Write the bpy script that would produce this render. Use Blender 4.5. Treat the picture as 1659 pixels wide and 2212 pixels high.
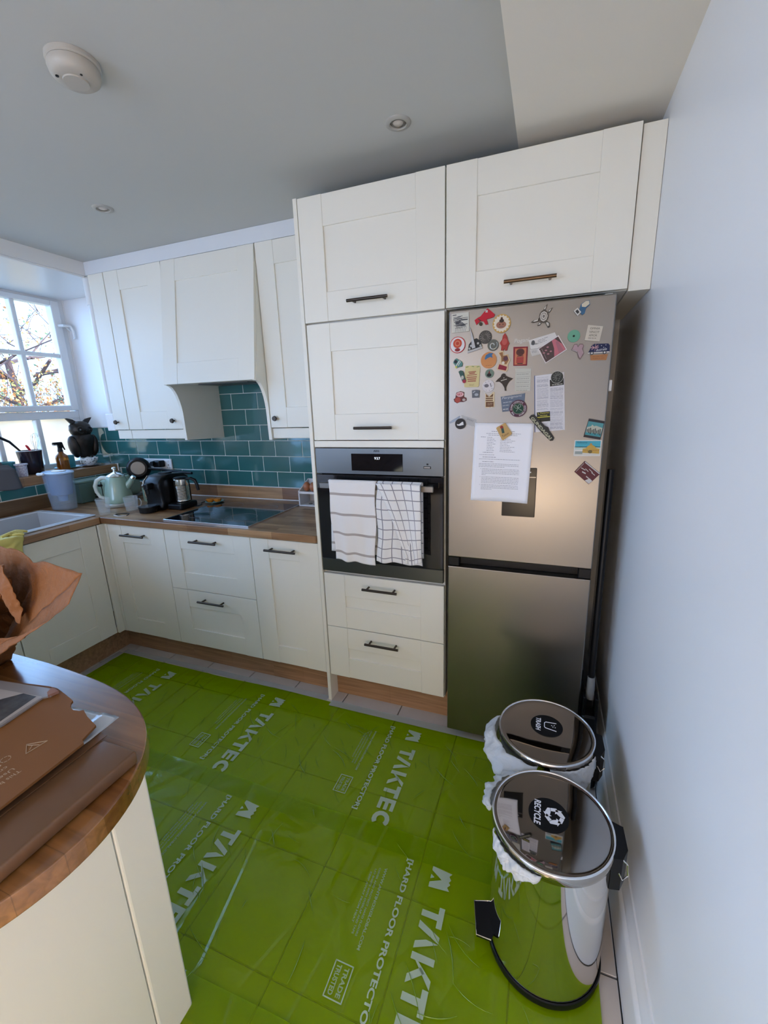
import bpy, bmesh, math, random
from mathutils import Vector, Matrix, noise
for o in list(bpy.data.objects): bpy.data.objects.remove(o)
random.seed(7)
SC = bpy.context.scene
COL = SC.collection
PI = math.pi
# ------------------------------------------------------------------ camera
cd = bpy.data.cameras.new('camera'); cam = bpy.data.objects.new('camera', cd); COL.objects.link(cam)
RT = Vector((0.9360539, 0.3504144, -0.0318251)); DN = Vector((0.0569508, -0.2401432, -0.9690655)); FW = Vector((-0.347217, 0.9052851, -0.2447433))
CP = Vector((0.9856, -1.71226, 1.50779))
m = Matrix.Identity(4)
for i in range(3):
    m[i][0] = RT[i]; m[i][1] = -DN[i]; m[i][2] = -FW[i]; m[i][3] = CP[i]
cam.matrix_world = m
cd.sensor_fit = 'VERTICAL'; cd.sensor_height = 36; cd.sensor_width = 27; cd.lens = 924.85 / 2212 * 36
cd.clip_start = 0.02; cd.clip_end = 200
SC.camera = cam
# ------------------------------------------------------------------ world, lights, exposure
w = bpy.data.worlds.new('sky'); SC.world = w; w.use_nodes = True
wn = w.node_tree.nodes; bg = wn['Background']
bg.inputs[0].default_value = (0.30, 0.55, 1.0, 1); bg.inputs[1].default_value = 6.3
SC.view_settings.view_transform = 'Standard'; SC.view_settings.look = 'None'
SC.view_settings.gamma = 1; SC.view_settings.use_curve_mapping = False
SC.view_settings.exposure = 0.36
def light(name, kind, loc, to, energy, color, **kw):
    l = bpy.data.lights.new(name, kind); l.energy = energy; l.color = color
    o = bpy.data.objects.new(name, l); COL.objects.link(o); o.location = loc
    d = Vector(to) - Vector(loc); o.rotation_euler = d.to_track_quat('-Z', 'Y').to_euler()
    for k, v in kw.items(): setattr(l, k, v)
    return o
light('sun', 'SUN', (5, 3, 9), (5 - .6, 3 - .25, 9 - .62), 5.0, (1, .93, .80), angle=.01)
p = light('window_portal', 'AREA', (-2.47, -.27, 1.72), (0, -.27, 1.72), 1, (1, 1, 1), shape='RECTANGLE', size=1.85, size_y=1.2); p.data.cycles.is_portal = True
p = light('added_window_portal', 'AREA', (-2.6, -2.7, 1.35), (0, -2.7, 1.35), 1, (1, 1, 1), shape='RECTANGLE', size=1.9, size_y=1.75); p.data.cycles.is_portal = True  # sky portal for the unseen window added behind the camera
# warm area light added behind the camera, at an invented garden door
light('rear_warm_fill', 'AREA', (-1.3, -4.42, 1.25), (-.6, 0, 1.0), 14, (1.0, .82, .60), shape='RECTANGLE', size=1.4, size_y=2.0)
light('dining_warm_fill', 'POINT', (.1, -3.4, 1.95), (0, 0, 0), 11, (1, .76, .50), shadow_soft_size=.12)  # added warm fill behind the camera; no lamp is known there
light('low_warm_fill', 'POINT', (.88, -2.75, .62), (0, 0, 0), 24, (1, .74, .47), shadow_soft_size=.14)  # added low fill, in place of a bright floor patch mirrored in the fridge

# ------------------------------------------------------------------ materials
def N(nt, t, **kw):
    n = nt.nodes.new(t)
    for k, v in kw.items():
        if hasattr(n, k): setattr(n, k, v)
        else: n.inputs[k].default_value = v
    return n
MATS = {}
def mat(name, col=(.8, .8, .8), rough=.5, metal=0, bump=None, var=None, coat=0, spec=.5, emit=None, alpha=None, trans=0, ior=1.45, sheen=0, aniso=0):
    if name in MATS: return MATS[name]
    M = bpy.data.materials.new(name); M.use_nodes = True; nt = M.node_tree
    b = nt.nodes['Principled BSDF']
    b.inputs['Base Color'].default_value = (*col, 1); b.inputs['Roughness'].default_value = rough
    b.inputs['Metallic'].default_value = metal; b.inputs['Coat Weight'].default_value = coat; b.inputs['Coat Roughness'].default_value = .08
    b.inputs['Specular IOR Level'].default_value = spec; b.inputs['IOR'].default_value = ior
    b.inputs['Transmission Weight'].default_value = trans; b.inputs['Anisotropic'].default_value = aniso
    if sheen: b.inputs['Sheen Weight'].default_value = sheen
    if emit: b.inputs['Emission Color'].default_value = (*emit[0], 1); b.inputs['Emission Strength'].default_value = emit[1]
    tc = N(nt, 'ShaderNodeTexCoord')
    if var:   # (scale xyz, other colour, contrast)
        mp = N(nt, 'ShaderNodeMapping'); mp.inputs['Scale'].default_value = var[0]; nt.links.new(tc.outputs['Object'], mp.inputs[0])
        no = N(nt, 'ShaderNodeTexNoise'); no.inputs['Scale'].default_value = 1; no.inputs['Detail'].default_value = 5; nt.links.new(mp.outputs[0], no.inputs['Vector'])
        cr = N(nt, 'ShaderNodeValToRGB'); cr.color_ramp.elements[0].position = .5 - var[2]; cr.color_ramp.elements[1].position = .5 + var[2]
        cr.color_ramp.elements[0].color = (*col, 1); cr.color_ramp.elements[1].color = (*var[1], 1)
        nt.links.new(no.outputs[0], cr.inputs[0]); nt.links.new(cr.outputs[0], b.inputs['Base Color'])
    if bump:  # (scale xyz, strength, distance)
        mp = N(nt, 'ShaderNodeMapping'); mp.inputs['Scale'].default_value = bump[0]; nt.links.new(tc.outputs['Object'], mp.inputs[0])
        no = N(nt, 'ShaderNodeTexNoise'); no.inputs['Scale'].default_value = 1; no.inputs['Detail'].default_value = 4; nt.links.new(mp.outputs[0], no.inputs['Vector'])
        bp = N(nt, 'ShaderNodeBump'); bp.inputs['Strength'].default_value = bump[1]; bp.inputs['Distance'].default_value = bump[2]
        nt.links.new(no.outputs[0], bp.inputs['Height']); nt.links.new(bp.outputs[0], b.inputs['Normal'])
    MATS[name] = M; return M
def glassy(name, col=(1, 1, 1), refl=1.5, rough=0):
    if name in MATS: return MATS[name]
    M = bpy.data.materials.new(name); M.use_nodes = True; nt = M.node_tree; nt.nodes.clear()
    out = N(nt, 'ShaderNodeOutputMaterial'); t = N(nt, 'ShaderNodeBsdfTransparent'); t.inputs[0].default_value = (*col, 1)
    g = N(nt, 'ShaderNodeBsdfGlossy'); g.inputs['Roughness'].default_value = rough; f = N(nt, 'ShaderNodeFresnel'); f.inputs[0].default_value = refl
    mx = N(nt, 'ShaderNodeMixShader'); nt.links.new(f.outputs[0], mx.inputs[0]); nt.links.new(t.outputs[0], mx.inputs[1]); nt.links.new(g.outputs[0], mx.inputs[2]); nt.links.new(mx.outputs[0], out.inputs[0])
    MATS[name] = M; return M
def wood(name, c1, c2, mortar, bw, rh, rough=.35, rot=(0, 0, 0), grain=(3, 60, 60), coat=.2):
    M = bpy.data.materials.new(name); M.use_nodes = True; nt = M.node_tree; b = nt.nodes['Principled BSDF']
    b.inputs['Roughness'].default_value = rough; b.inputs['Coat Weight'].default_value = coat; b.inputs['Coat Roughness'].default_value = .18
    tc = N(nt, 'ShaderNodeTexCoord'); mp = N(nt, 'ShaderNodeMapping'); mp.inputs['Rotation'].default_value = rot; nt.links.new(tc.outputs['Object'], mp.inputs[0])
    br = N(nt, 'ShaderNodeTexBrick'); br.inputs['Scale'].default_value = 1; br.inputs['Brick Width'].default_value = bw; br.inputs['Row Height'].default_value = rh
    br.inputs['Mortar Size'].default_value = .0006; br.inputs['Color1'].default_value = (*c1, 1); br.inputs['Color2'].default_value = (*c2, 1); br.inputs['Mortar'].default_value = (*mortar, 1)
    br.offset = .37; nt.links.new(mp.outputs[0], br.inputs['Vector'])
    m2 = N(nt, 'ShaderNodeMapping'); m2.inputs['Scale'].default_value = grain; nt.links.new(mp.outputs[0], m2.inputs[0])
    no = N(nt, 'ShaderNodeTexNoise'); no.inputs['Scale'].default_value = 1; no.inputs['Detail'].default_value = 6; no.inputs['Distortion'].default_value = .6; nt.links.new(m2.outputs[0], no.inputs['Vector'])
    cr = N(nt, 'ShaderNodeValToRGB'); cr.color_ramp.elements[0].position = .3; cr.color_ramp.elements[0].color = (.62, .58, .54, 1); cr.color_ramp.elements[1].position = .65; cr.color_ramp.elements[1].color = (1, 1, 1, 1)
    nt.links.new(no.outputs[0], cr.inputs[0])
    mx = N(nt, 'ShaderNodeMix', data_type='RGBA', blend_type='MULTIPLY'); mx.inputs[0].default_value = 1
    nt.links.new(br.outputs[0], mx.inputs[6]); nt.links.new(cr.outputs[0], mx.inputs[7]); nt.links.new(mx.outputs[2], b.inputs['Base Color'])
    MATS[name] = M; return M
def film_mat():
    M = bpy.data.materials.new('green_film'); M.use_nodes = True; nt = M.node_tree; nt.nodes.clear()
    out = N(nt, 'ShaderNodeOutputMaterial')
    t = N(nt, 'ShaderNodeBsdfTransparent'); t.inputs[0].default_value = (.60, .85, .004, 1)
    d = N(nt, 'ShaderNodeBsdfDiffuse'); d.inputs[0].default_value = (.42, .60, .0, 1)
    m1 = N(nt, 'ShaderNodeMixShader'); m1.inputs[0].default_value = .30
    nt.links.new(t.outputs[0], m1.inputs[1]); nt.links.new(d.outputs[0], m1.inputs[2])
    g = N(nt, 'ShaderNodeBsdfGlossy'); g.inputs['Roughness'].default_value = .12
    f = N(nt, 'ShaderNodeFresnel'); f.inputs[0].default_value = 1.42
    tc = N(nt, 'ShaderNodeTexCoord')
    n1 = N(nt, 'ShaderNodeTexNoise'); n1.inputs['Scale'].default_value = 7; n1.inputs['Detail'].default_value = 3; n1.inputs['Distortion'].default_value = 1.2
    nt.links.new(tc.outputs['Object'], n1.inputs['Vector'])
    mp = N(nt, 'ShaderNodeMapping'); mp.inputs['Scale'].default_value = (5, 1.6, 1); mp.inputs['Rotation'].default_value = (0, 0, .5); nt.links.new(tc.outputs['Object'], mp.inputs[0])
    v = N(nt, 'ShaderNodeTexVoronoi', feature='DISTANCE_TO_EDGE'); v.inputs['Scale'].default_value = 1.1; nt.links.new(mp.outputs[0], v.inputs['Vector'])
    cr = N(nt, 'ShaderNodeValToRGB'); cr.color_ramp.elements[0].color = (1, 1, 1, 1); cr.color_ramp.elements[1].position = .04; cr.color_ramp.elements[1].color = (0, 0, 0, 1)
    nt.links.new(v.outputs['Distance'], cr.inputs[0])
    ad = N(nt, 'ShaderNodeMath', operation='MULTIPLY_ADD'); ad.inputs[1].default_value = .7; nt.links.new(cr.outputs[0], ad.inputs[0]); nt.links.new(n1.outputs[0], ad.inputs[2])
    bp = N(nt, 'ShaderNodeBump'); bp.inputs['Strength'].default_value = .5; bp.inputs['Distance'].default_value = .006; nt.links.new(ad.outputs[0], bp.inputs['Height'])
    nt.links.new(bp.outputs[0], g.inputs['Normal']); nt.links.new(bp.outputs[0], f.inputs['Normal'])
    m2 = N(nt, 'ShaderNodeMixShader'); nt.links.new(f.outputs[0], m2.inputs[0]); nt.links.new(m1.outputs[0], m2.inputs[1]); nt.links.new(g.outputs[0], m2.inputs[2])
    nt.links.new(m2.outputs[0], out.inputs[0]); return M
def milky(name, c, a, rough=.12):
    M = mat(name, c, rough, coat=.5); nt = M.node_tree; b = nt.nodes['Principled BSDF']; o = nt.nodes['Material Output']
    t = N(nt, 'ShaderNodeBsdfTransparent'); mx = N(nt, 'ShaderNodeMixShader'); mx.inputs[0].default_value = a
    nt.links.new(t.outputs[0], mx.inputs[1]); nt.links.new(b.outputs[0], mx.inputs[2]); nt.links.new(mx.outputs[0], o.inputs[0]); return M
def ink(name, col, a):
    M = bpy.data.materials.new(name); M.use_nodes = True; nt = M.node_tree; nt.nodes.clear()
    out = N(nt, 'ShaderNodeOutputMaterial'); t = N(nt, 'ShaderNodeBsdfTransparent'); d = N(nt, 'ShaderNodeBsdfDiffuse'); d.inputs[0].default_value = (*col, 1)
    mx = N(nt, 'ShaderNodeMixShader'); mx.inputs[0].default_value = a; nt.links.new(t.outputs[0], mx.inputs[1]); nt.links.new(d.outputs[0], mx.inputs[2]); nt.links.new(mx.outputs[0], out.inputs[0]); return M
def stripe_cloth(name, base, line, us, vs, wu, wv):
    """lines where fract(u*us) < wu or fract(v*vs) < wv, woven into the cloth"""
    M = bpy.data.materials.new(name); M.use_nodes = True; nt = M.node_tree; b = nt.nodes['Principled BSDF']; b.inputs['Roughness'].default_value = .95; b.inputs['Sheen Weight'].default_value = .3
    uv = N(nt, 'ShaderNodeUVMap'); sp = N(nt, 'ShaderNodeSeparateXYZ'); nt.links.new(uv.outputs[0], sp.inputs[0])
    outs = []
    for ch, s, wd in ((0, us, wu), (1, vs, wv)):
        if not wd: continue
        mu = N(nt, 'ShaderNodeMath', operation='MULTIPLY_ADD'); mu.inputs[1].default_value = s; mu.inputs[2].default_value = .45; nt.links.new(sp.outputs[ch], mu.inputs[0])
        fr = N(nt, 'ShaderNodeMath', operation='FRACT'); nt.links.new(mu.outputs[0], fr.inputs[0])
        lt = N(nt, 'ShaderNodeMath', operation='LESS_THAN'); lt.inputs[1].default_value = wd; nt.links.new(fr.outputs[0], lt.inputs[0]); outs.append(lt)
    s = outs[0]
    if len(outs) == 2:
        s = N(nt, 'ShaderNodeMath', operation='MAXIMUM'); nt.links.new(outs[0].outputs[0], s.inputs[0]); nt.links.new(outs[1].outputs[0], s.inputs[1])
    mx = N(nt, 'ShaderNodeMix', data_type='RGBA'); mx.inputs[6].default_value = (*base, 1); mx.inputs[7].default_value = (*line, 1); nt.links.new(s.outputs[0], mx.inputs[0]); nt.links.new(mx.outputs[2], b.inputs['Base Color'])
    no = N(nt, 'ShaderNodeTexNoise'); no.inputs['Scale'].default_value = 300; bp = N(nt, 'ShaderNodeBump'); bp.inputs['Strength'].default_value = .3; bp.inputs['Distance'].default_value = .001
    tc = N(nt, 'ShaderNodeTexCoord'); nt.links.new(tc.outputs['Object'], no.inputs['Vector']); nt.links.new(no.outputs[0], bp.inputs['Height']); nt.links.new(bp.outputs[0], b.inputs['Normal'])
    return M

CREAM = mat('cream_foil', (.80, .77, .68), .38, bump=((40, 40, 6), .25, .0006))
CARC = mat('cream_carcass', (.72, .70, .64), .5)
WALL = mat('wall_paint', (.87, .87, .88), .38, bump=((3, 3, 3), .25, .01))
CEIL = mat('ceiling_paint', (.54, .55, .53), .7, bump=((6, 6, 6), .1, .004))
CREAMLIT = mat('cream_boxing_warm_lit', (.80, .76, .68), .7, bump=((6, 6, 6), .1, .004))  # cream made paler than the ceiling to hold warm light from behind
WTRIM = mat('white_gloss_paint', (.78, .79, .80), .3)
TILE = mat('teal_glaze', (.030, .125, .125), .09, coat=.7, bump=((14, 14, 14), .25, .004), var=((3, 3, 3), (.042, .155, .15), .3))
GROUT = mat('grout', (.62, .66, .62), .85)
FTILE = mat('floor_tile', (.56, .50, .46), .45, var=((9, 9, 9), (.62, .57, .53), .3))
FGROUT = mat('floor_grout', (.07, .06, .05), .9)
BLOCK = wood('beech_block', (.50, .30, .15), (.23, .105, .042), (.18, .09, .04), .27, .032)
BLOCKD = wood('oak_block', (.36, .15, .045), (.22, .075, .018), (.09, .03, .01), .30, .042, rough=.3)
BLOCKY = wood('beech_block_across', (.45, .26, .13), (.25, .12, .05), (.16, .09, .04), .30, .034, rot=(0, 0, PI / 2))
OAK = wood('oak_plinth', (.44, .25, .13), (.40, .22, .11), (.3, .17, .09), 3, .4, rough=.5, coat=0)
STEEL = mat('brushed_steel', (.255, .235, .215), .33, 1, bump=((4, 4, 260), .05, .0005), aniso=.4)
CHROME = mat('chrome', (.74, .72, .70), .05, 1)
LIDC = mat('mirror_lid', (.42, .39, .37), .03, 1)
BRONZE = mat('dark_bronze', (.07, .055, .045), .38, .85)
BRONZE2 = mat('worn_bronze', (.16, .10, .06), .35, .85)
BLACK = mat('black_plastic', (.004, .004, .005), .38, spec=.3)
BGLASS = mat('black_glass', (.008, .008, .010), .06, coat=.3)
DARK = mat('dark_gap', (.02, .018, .016), .8)
WHITE = mat('white_plastic', (.80, .81, .82), .3)
PAPER = mat('paper', (.82, .80, .82), .75)
SINK = mat('grey_composite', (.46, .48, .50), .45)
KRAFT = mat('kraft_paper', (.20, .070, .015), .75, bump=((30, 30, 30), 1, .010), var=((8, 8, 8), (.26, .10, .028), .3))
CARDB = mat('cardboard', (.22, .085, .020), .7, bump=((60, 60, 5), .15, .001))
MAILER = mat('brown_mailer', (.17, .085, .042), .30, coat=.2, bump=((9, 9, 9), .3, .005))
TEXTM = mat('print_grey', (.10, .10, .11), .8)
MINT = mat('mint_enamel', (.30, .44, .36), .22, coat=.6)
GREENBOX = mat('green_box', (.13, .20, .17), .4)
FILM = film_mat()
INK = ink('film_ink', (.52, .62, .50), .70)
INK2 = ink('film_ink_fine', (.50, .62, .42), .52)
GLASS = glassy('clear_glass', (.93, .96, .96), 1.45)
PANE = glassy('window_glass', (.98, 1, 1), 1.45)
CLEARP = glassy('clear_plastic', (.86, .90, .95), 1.5, .08)
BLUEP = glassy('blue_plastic', (.38, .52, .85), 1.45, .05)
def col(r, g, b, rough=.5, metal=0):
    return mat('c_%d_%d_%d_%d_%d' % (r * 255, g * 255, b * 255, rough * 100, metal * 10), (r * .84, g * .84, b * .84), rough, metal, spec=.3)

# ------------------------------------------------------------------ geometry helpers
WM = {}   # world matrix of everything built, so that parts are written in room coordinates
def Mx(loc=(0, 0, 0), rz=0): return Matrix.Translation(Vector(loc)) @ Matrix.Rotation(rz, 4, 'Z')
def thing(name, label, cat, loc=(0, 0, 0), group=None, kind=None):
    o = bpy.data.objects.new(name, None); COL.objects.link(o); o.location = loc; o.empty_display_size = .05
    WM[o.name] = Mx(loc); tag(o, label, cat, group, kind); return o
def tag(o, label=None, cat=None, group=None, kind=None):
    for k, v in (('label', label), ('category', cat), ('group', group), ('kind', kind)):
        if v: o[k] = v
    return o
def part(name, bm, material, parent=None, smooth=False, uv=None, label=None, origin=None):
    """bm in room coordinates -> one mesh object; its parent's frame is taken off"""
    me = bpy.data.meshes.new(name)
    W = WM.get(parent.name, Matrix.Identity(4)) if parent else (Mx(origin) if origin else Matrix.Identity(4))
    bmesh.ops.transform(bm, matrix=W.inverted(), verts=bm.verts)
    bm.normal_update(); bm.to_mesh(me); bm.free()
    ms = material if isinstance(material, (list, tuple)) else [material]
    for x in ms: me.materials.append(x)
    if smooth: 
        for pl in me.polygons: pl.use_smooth = True
        if smooth != 'all':
            try: me.set_sharp_from_angle(angle=math.radians(38))
            except Exception: pass
    o = bpy.data.objects.new(name, me); COL.objects.link(o)
    if parent: o.parent = parent
    elif origin: o.location = origin
    WM[o.name] = W
    if label: o['label'] = label
    return o
def solo(name, bm, material, label, cat, group=None, smooth=False, origin=None, kind=None):
    return tag(part(name, bm, material, None, smooth, origin=origin), label, cat, group, kind)
def struct(name, bm, material, parent=None, smooth=False):
    o = part(name, bm, material, parent, smooth)
    if not parent: o['kind'] = 'structure'
    return o
def nb(): return bmesh.new()
def box(bm, x0, x1, y0, y1, z0, z1, bev=0, M=None, mi=0, seg=1):
    t = bmesh.new() if bev or M is not None else bm
    vs = [t.verts.new((x, y, z)) for z in (z0, z1) for y in (y0, y1) for x in (x0, x1)]
    fs = [t.faces.new([vs[i] for i in q]) for q in ((0, 2, 3, 1), (4, 5, 7, 6), (0, 1, 5, 4), (2, 6, 7, 3), (0, 4, 6, 2), (1, 3, 7, 5))]
    for f in fs: f.material_index = mi
    if t is not bm:
        if bev: bmesh.ops.bevel(t, geom=list(t.edges), offset=bev, segments=seg, profile=.5, affect='EDGES')
        if M is not None: bmesh.ops.transform(t, matrix=M, verts=t.verts)
        merge(bm, t)
    return bm
def merge(bm, t):
    mp = {}
    for v in t.verts: mp[v] = bm.verts.new(v.co)
    for f in t.faces:
        try: g = bm.faces.new([mp[v] for v in f.verts]); g.material_index = f.material_index; g.smooth = f.smooth
        except ValueError: pass
    t.free(); return bm
def cyl(bm, p0, p1, r0, r1=None, n=16, mi=0, cap=True):
    r1 = r0 if r1 is None else r1; p0 = Vector(p0); p1 = Vector(p1); d = (p1 - p0).normalized()
    a = d.orthogonal().normalized(); b = d.cross(a)
    A = [bm.verts.new(p0 + (a * math.cos(t) + b * math.sin(t)) * r0) for t in [2 * PI * i / n for i in range(n)]]
    B = [bm.verts.new(p1 + (a * math.cos(t) + b * math.sin(t)) * r1) for t in [2 * PI * i / n for i in range(n)]]
    for i in range(n): bm.faces.new((A[i], A[(i + 1) % n], B[(i + 1) % n], B[i])).material_index = mi
    if cap: bm.faces.new(A[::-1]).material_index = mi; bm.faces.new(B).material_index = mi
    return bm
def lathe(bm, prof, c=(0, 0, 0), n=28, mi=0, sx=1, sy=1, close=False, M=None):
    rings = []
    for r, z in prof:
        if r < 1e-5: rings.append([bm.verts.new((c[0], c[1], c[2] + z))])
        else: rings.append([bm.verts.new((c[0] + sx * r * math.cos(2 * PI * i / n), c[1] + sy * r * math.sin(2 * PI * i / n), c[2] + z)) for i in range(n)])
    for A, B in zip(rings, rings[1:]):
        for i in range(n):
            j = (i + 1) % n
            try:
                if len(A) == 1 and len(B) == 1: break
                if len(A) == 1: f = bm.faces.new((A[0], B[j], B[i]))
                elif len(B) == 1: f = bm.faces.new((A[i], A[j], B[0]))
                else: f = bm.faces.new((A[i], A[j], B[j], B[i]))
                f.material_index = mi
            except ValueError: pass
    if M is not None: bmesh.ops.transform(bm, matrix=M, verts=[v for R in rings for v in R])
    return bm
def tube(bm, pts, r, n=8, mi=0, closed=False):
    pts = [Vector(p) for p in pts]; L = len(pts); rs = r if isinstance(r, (list, tuple)) else [r] * L
    up = None; rings = []
    for i, p in enumerate(pts):
        if closed: d = (pts[(i + 1) % L] - pts[i - 1])
        else: d = pts[min(i + 1, L - 1)] - pts[max(i - 1, 0)]
        d.normalize()
        if up is None: up = d.orthogonal().normalized()
        up = (up - d * up.dot(d)); up = up.normalized() if up.length > 1e-6 else d.orthogonal().normalized(); b = d.cross(up)
        rings.append([bm.verts.new(p + (up * math.cos(2 * PI * k / n) + b * math.sin(2 * PI * k / n)) * rs[i]) for k in range(n)])
    seq = list(zip(rings, rings[1:])) + ([(rings[-1], rings[0])] if closed else [])
    for A, B in seq:
        for k in range(n):
            try: bm.faces.new((A[k], A[(k + 1) % n], B[(k + 1) % n], B[k])).material_index = mi
            except ValueError: pass
    if not closed:
        bm.faces.new(rings[0][::-1]).material_index = mi; bm.faces.new(rings[-1]).material_index = mi
    return bm
def prism(bm, pts, a, b, axis='y', mi=0):
    """2-D outline extruded along an axis: pts are (x,z) for y, (x,y) for z, (y,z) for x"""
    def P(p, h):
        return {'y': (p[0], h, p[1]), 'z': (p[0], p[1], h), 'x': (h, p[0], p[1])}[axis]
    A = [bm.verts.new(P(p, a)) for p in pts]; B = [bm.verts.new(P(p, b)) for p in pts]; n = len(pts)
    t = []
    t.append(bm.faces.new(A)); t.append(bm.faces.new(B[::-1]))
    for i in range(n): t.append(bm.faces.new((A[i], B[i], B[(i + 1) % n], A[(i + 1) % n])))
    for f in t: f.material_index = mi
    bmesh.ops.recalc_face_normals(bm, faces=t)
    return bm
def grid(name, fn, nu, nv, material, parent=None, label=None, thick=0, origin=None):
    me = bpy.data.meshes.new(name); W = WM.get(parent.name) if parent else (Mx(origin) if origin else Matrix.Identity(4)); Wi = W.inverted()
    vs = [Wi @ Vector(fn(i / nu, j / nv)) for j in range(nv + 1) for i in range(nu + 1)]
    fs = [(j * (nu + 1) + i, j * (nu + 1) + i + 1, (j + 1) * (nu + 1) + i + 1, (j + 1) * (nu + 1) + i) for j in range(nv) for i in range(nu)]
    me.from_pydata([tuple(v) for v in vs], [], fs)
    uvl = me.uv_layers.new(name='UVMap')
    for p in me.polygons:
        p.use_smooth = True
        for li in p.loop_indices:
            vi = me.loops[li].vertex_index; uvl.data[li].uv = ((vi % (nu + 1)) / nu, (vi // (nu + 1)) / nv)
    me.materials.append(material)
    o = bpy.data.objects.new(name, me); COL.objects.link(o)
    if parent: o.parent = parent
    elif origin: o.location = origin
    WM[o.name] = W
    if thick: s = o.modifiers.new('solid', 'SOLIDIFY'); s.thickness = thick; s.offset = 0
    if label: o['label'] = label
    return o
_tc = {}
def text_bm(body, size, O, X, Y, thick=.0004, width=None, height=None, bold=0, shear=0, align='LEFT', bm=None):
    """lettering as a thin solid; O = lower left of the line, X along it, Y up the letters"""
    key = (body, round(bold, 4), round(shear, 3))
    if key not in _tc:
        cu = bpy.data.curves.new('t', 'FONT'); cu.body = body; cu.size = 1; cu.offset = bold; cu.shear = shear; cu.resolution_u = 3
        o = bpy.data.objects.new('t', cu); COL.objects.link(o); bpy.context.view_layer.update()
        me = bpy.data.meshes.new_from_object(o.evaluated_get(bpy.context.evaluated_depsgraph_get()))
        vs = [v.co.copy() for v in me.vertices]; fs = [tuple(p.vertices) for p in me.polygons]
        bpy.data.objects.remove(o); bpy.data.curves.remove(cu); bpy.data.meshes.remove(me); _tc[key] = (vs, fs)
    vs, fs = _tc[key]
    if not vs: return bm or nb()
    x0 = min(v.x for v in vs); x1 = max(v.x for v in vs); y0 = min(v.y for v in vs); y1 = max(v.y for v in vs)
    sx = sy = size
    if width: sx = width / (x1 - x0); sy = sx if not height else height / (y1 - y0)
    elif height: sy = height / (y1 - y0); sx = sy
    X = Vector(X).normalized(); Y = Vector(Y).normalized(); Nn = X.cross(Y); O = Vector(O)
    off = 0 if align == 'LEFT' else -(x1 - x0) * sx / 2
    yb = y0 if height else 0
    bm = bm or nb()
    B = [bm.verts.new(O + X * ((v.x - x0) * sx + off) + Y * ((v.y - yb) * sy) + Nn * thick) for v in vs]
    for f in fs:
        try: bm.faces.new([B[i] for i in f])
        except ValueError: pass
    return bm

# ------------------------------------------------------------------ room shell
YB = .675; XL = -2.13; XR = 1.27; ZC = 2.39; YR = -4.4
TX, TP, TZ, TQ = -.6753, .204, .9921, .1019
# floor: slab, then every tile a piece
bm = nb(); box(bm, -2.55, XR + .15, YR - .15, .8, -.12, -.009); floor = struct('floor', bm, FGROUT)
gx = [.059 + .3047 * k for k in range(-6, 5)]; gy = [-.137 + .3107 * k for k in range(-6, 2)]
tm = None
def clampbox(a, b, lo, hi): return max(a, lo), min(b, hi)
for i in range(len(gx) - 1):
    for j in range(len(gy) - 1):
        x0, x1 = clampbox(gx[i] + .0026, gx[i + 1] - .0026, -1.62, XR - .028); y0, y1 = clampbox(gy[j] + .0026, gy[j + 1] - .0026, -3, .10)
        if x1 - x0 < .02 or y1 - y0 < .02: continue
        bm = nb(); box(bm, x0, x1, y0, y1, -.009, 0, .0012); part('floor_tile', bm, FTILE, floor)
bm = nb(); box(bm, -2.1, XR, YR, gy[0] - .004, -.009, 0); part('floor_covering', bm, FTILE, floor)
# walls
bm = nb(); box(bm, -2.55, XR + .15, YB + .006, YB + .15, 0, ZC + .1); wall_back = struct('wall_back', bm, WALL)
bm = nb(); box(bm, -2.40, -.02, YB - .0048, YB + .006, .9, 1.4); box(bm, -1.12, -.40, YB - .0048, YB + .006, 1.4, 1.75); part('grout_bed', bm, GROUT, wall_back)
bm = nb(); box(bm, XR, XR + .12, YR, YB + .006, 0, ZC + .1); wall_right = struct('wall_right', bm, WALL)
bm = nb(); box(bm, -2.55, XL, YR, -1.20, 0, .5); box(bm, -2.55, XL, -1.2, YB, 0, 1.066); box(bm, -2.55, XL, YR, -3.6, .5, ZC + .1); box(bm, -2.55, XL, -1.80, -1.20, .5, ZC + .1); box(bm, -2.55, XL, -3.6, -1.80, 2.2, ZC + .1); box(bm, -2.55, -2.40, -1.20, YB, 2.325, ZC + .1); box(bm, -2.55, -2.40, .668, YB + .006, 1.066, 2.33)
wall_left = struct('wall_left', bm, WALL)
bm = nb(); box(bm, XL, XL + .0108, -1.1, YB, .95, 1.066); part('grout_bed', bm, GROUT, wall_left)
# rear wall with an invented door opening for the added light (behind the camera)
bm = nb(); box(bm, -2.55, -2.05, YR - .12, YR, 0, ZC + .1); box(bm, -.55, XR + .12, YR - .12, YR, 0, ZC + .1); box(bm, -2.05, -.55, YR - .12, YR, 2.3, ZC + .1); struct('wall_rear', bm, WALL)
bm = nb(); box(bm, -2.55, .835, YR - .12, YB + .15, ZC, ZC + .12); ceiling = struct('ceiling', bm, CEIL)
bm = nb(); box(bm, .835, XR + .12, YR - .12, YB + .15, 2.352, ZC + .12); struct('trim_4', bm, CREAMLIT)
bm = nb(); box(bm, -2.40, -1.685, YR, YB, 2.315, ZC - .0005); struct('trim_1', bm, WTRIM)
bm = nb(); tube(bm, [(-1.700, YR, 2.312), (-1.700, .34, 2.312)], .007); struct('trim_2', bm, WTRIM, smooth=True)
bm = nb(); box(bm, -1.685, -.022, .342, .36, 2.318, ZC - .0005, .001); struct('trim_3', bm, mat('pale_trim', (.70, .72, .74), .5))
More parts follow.
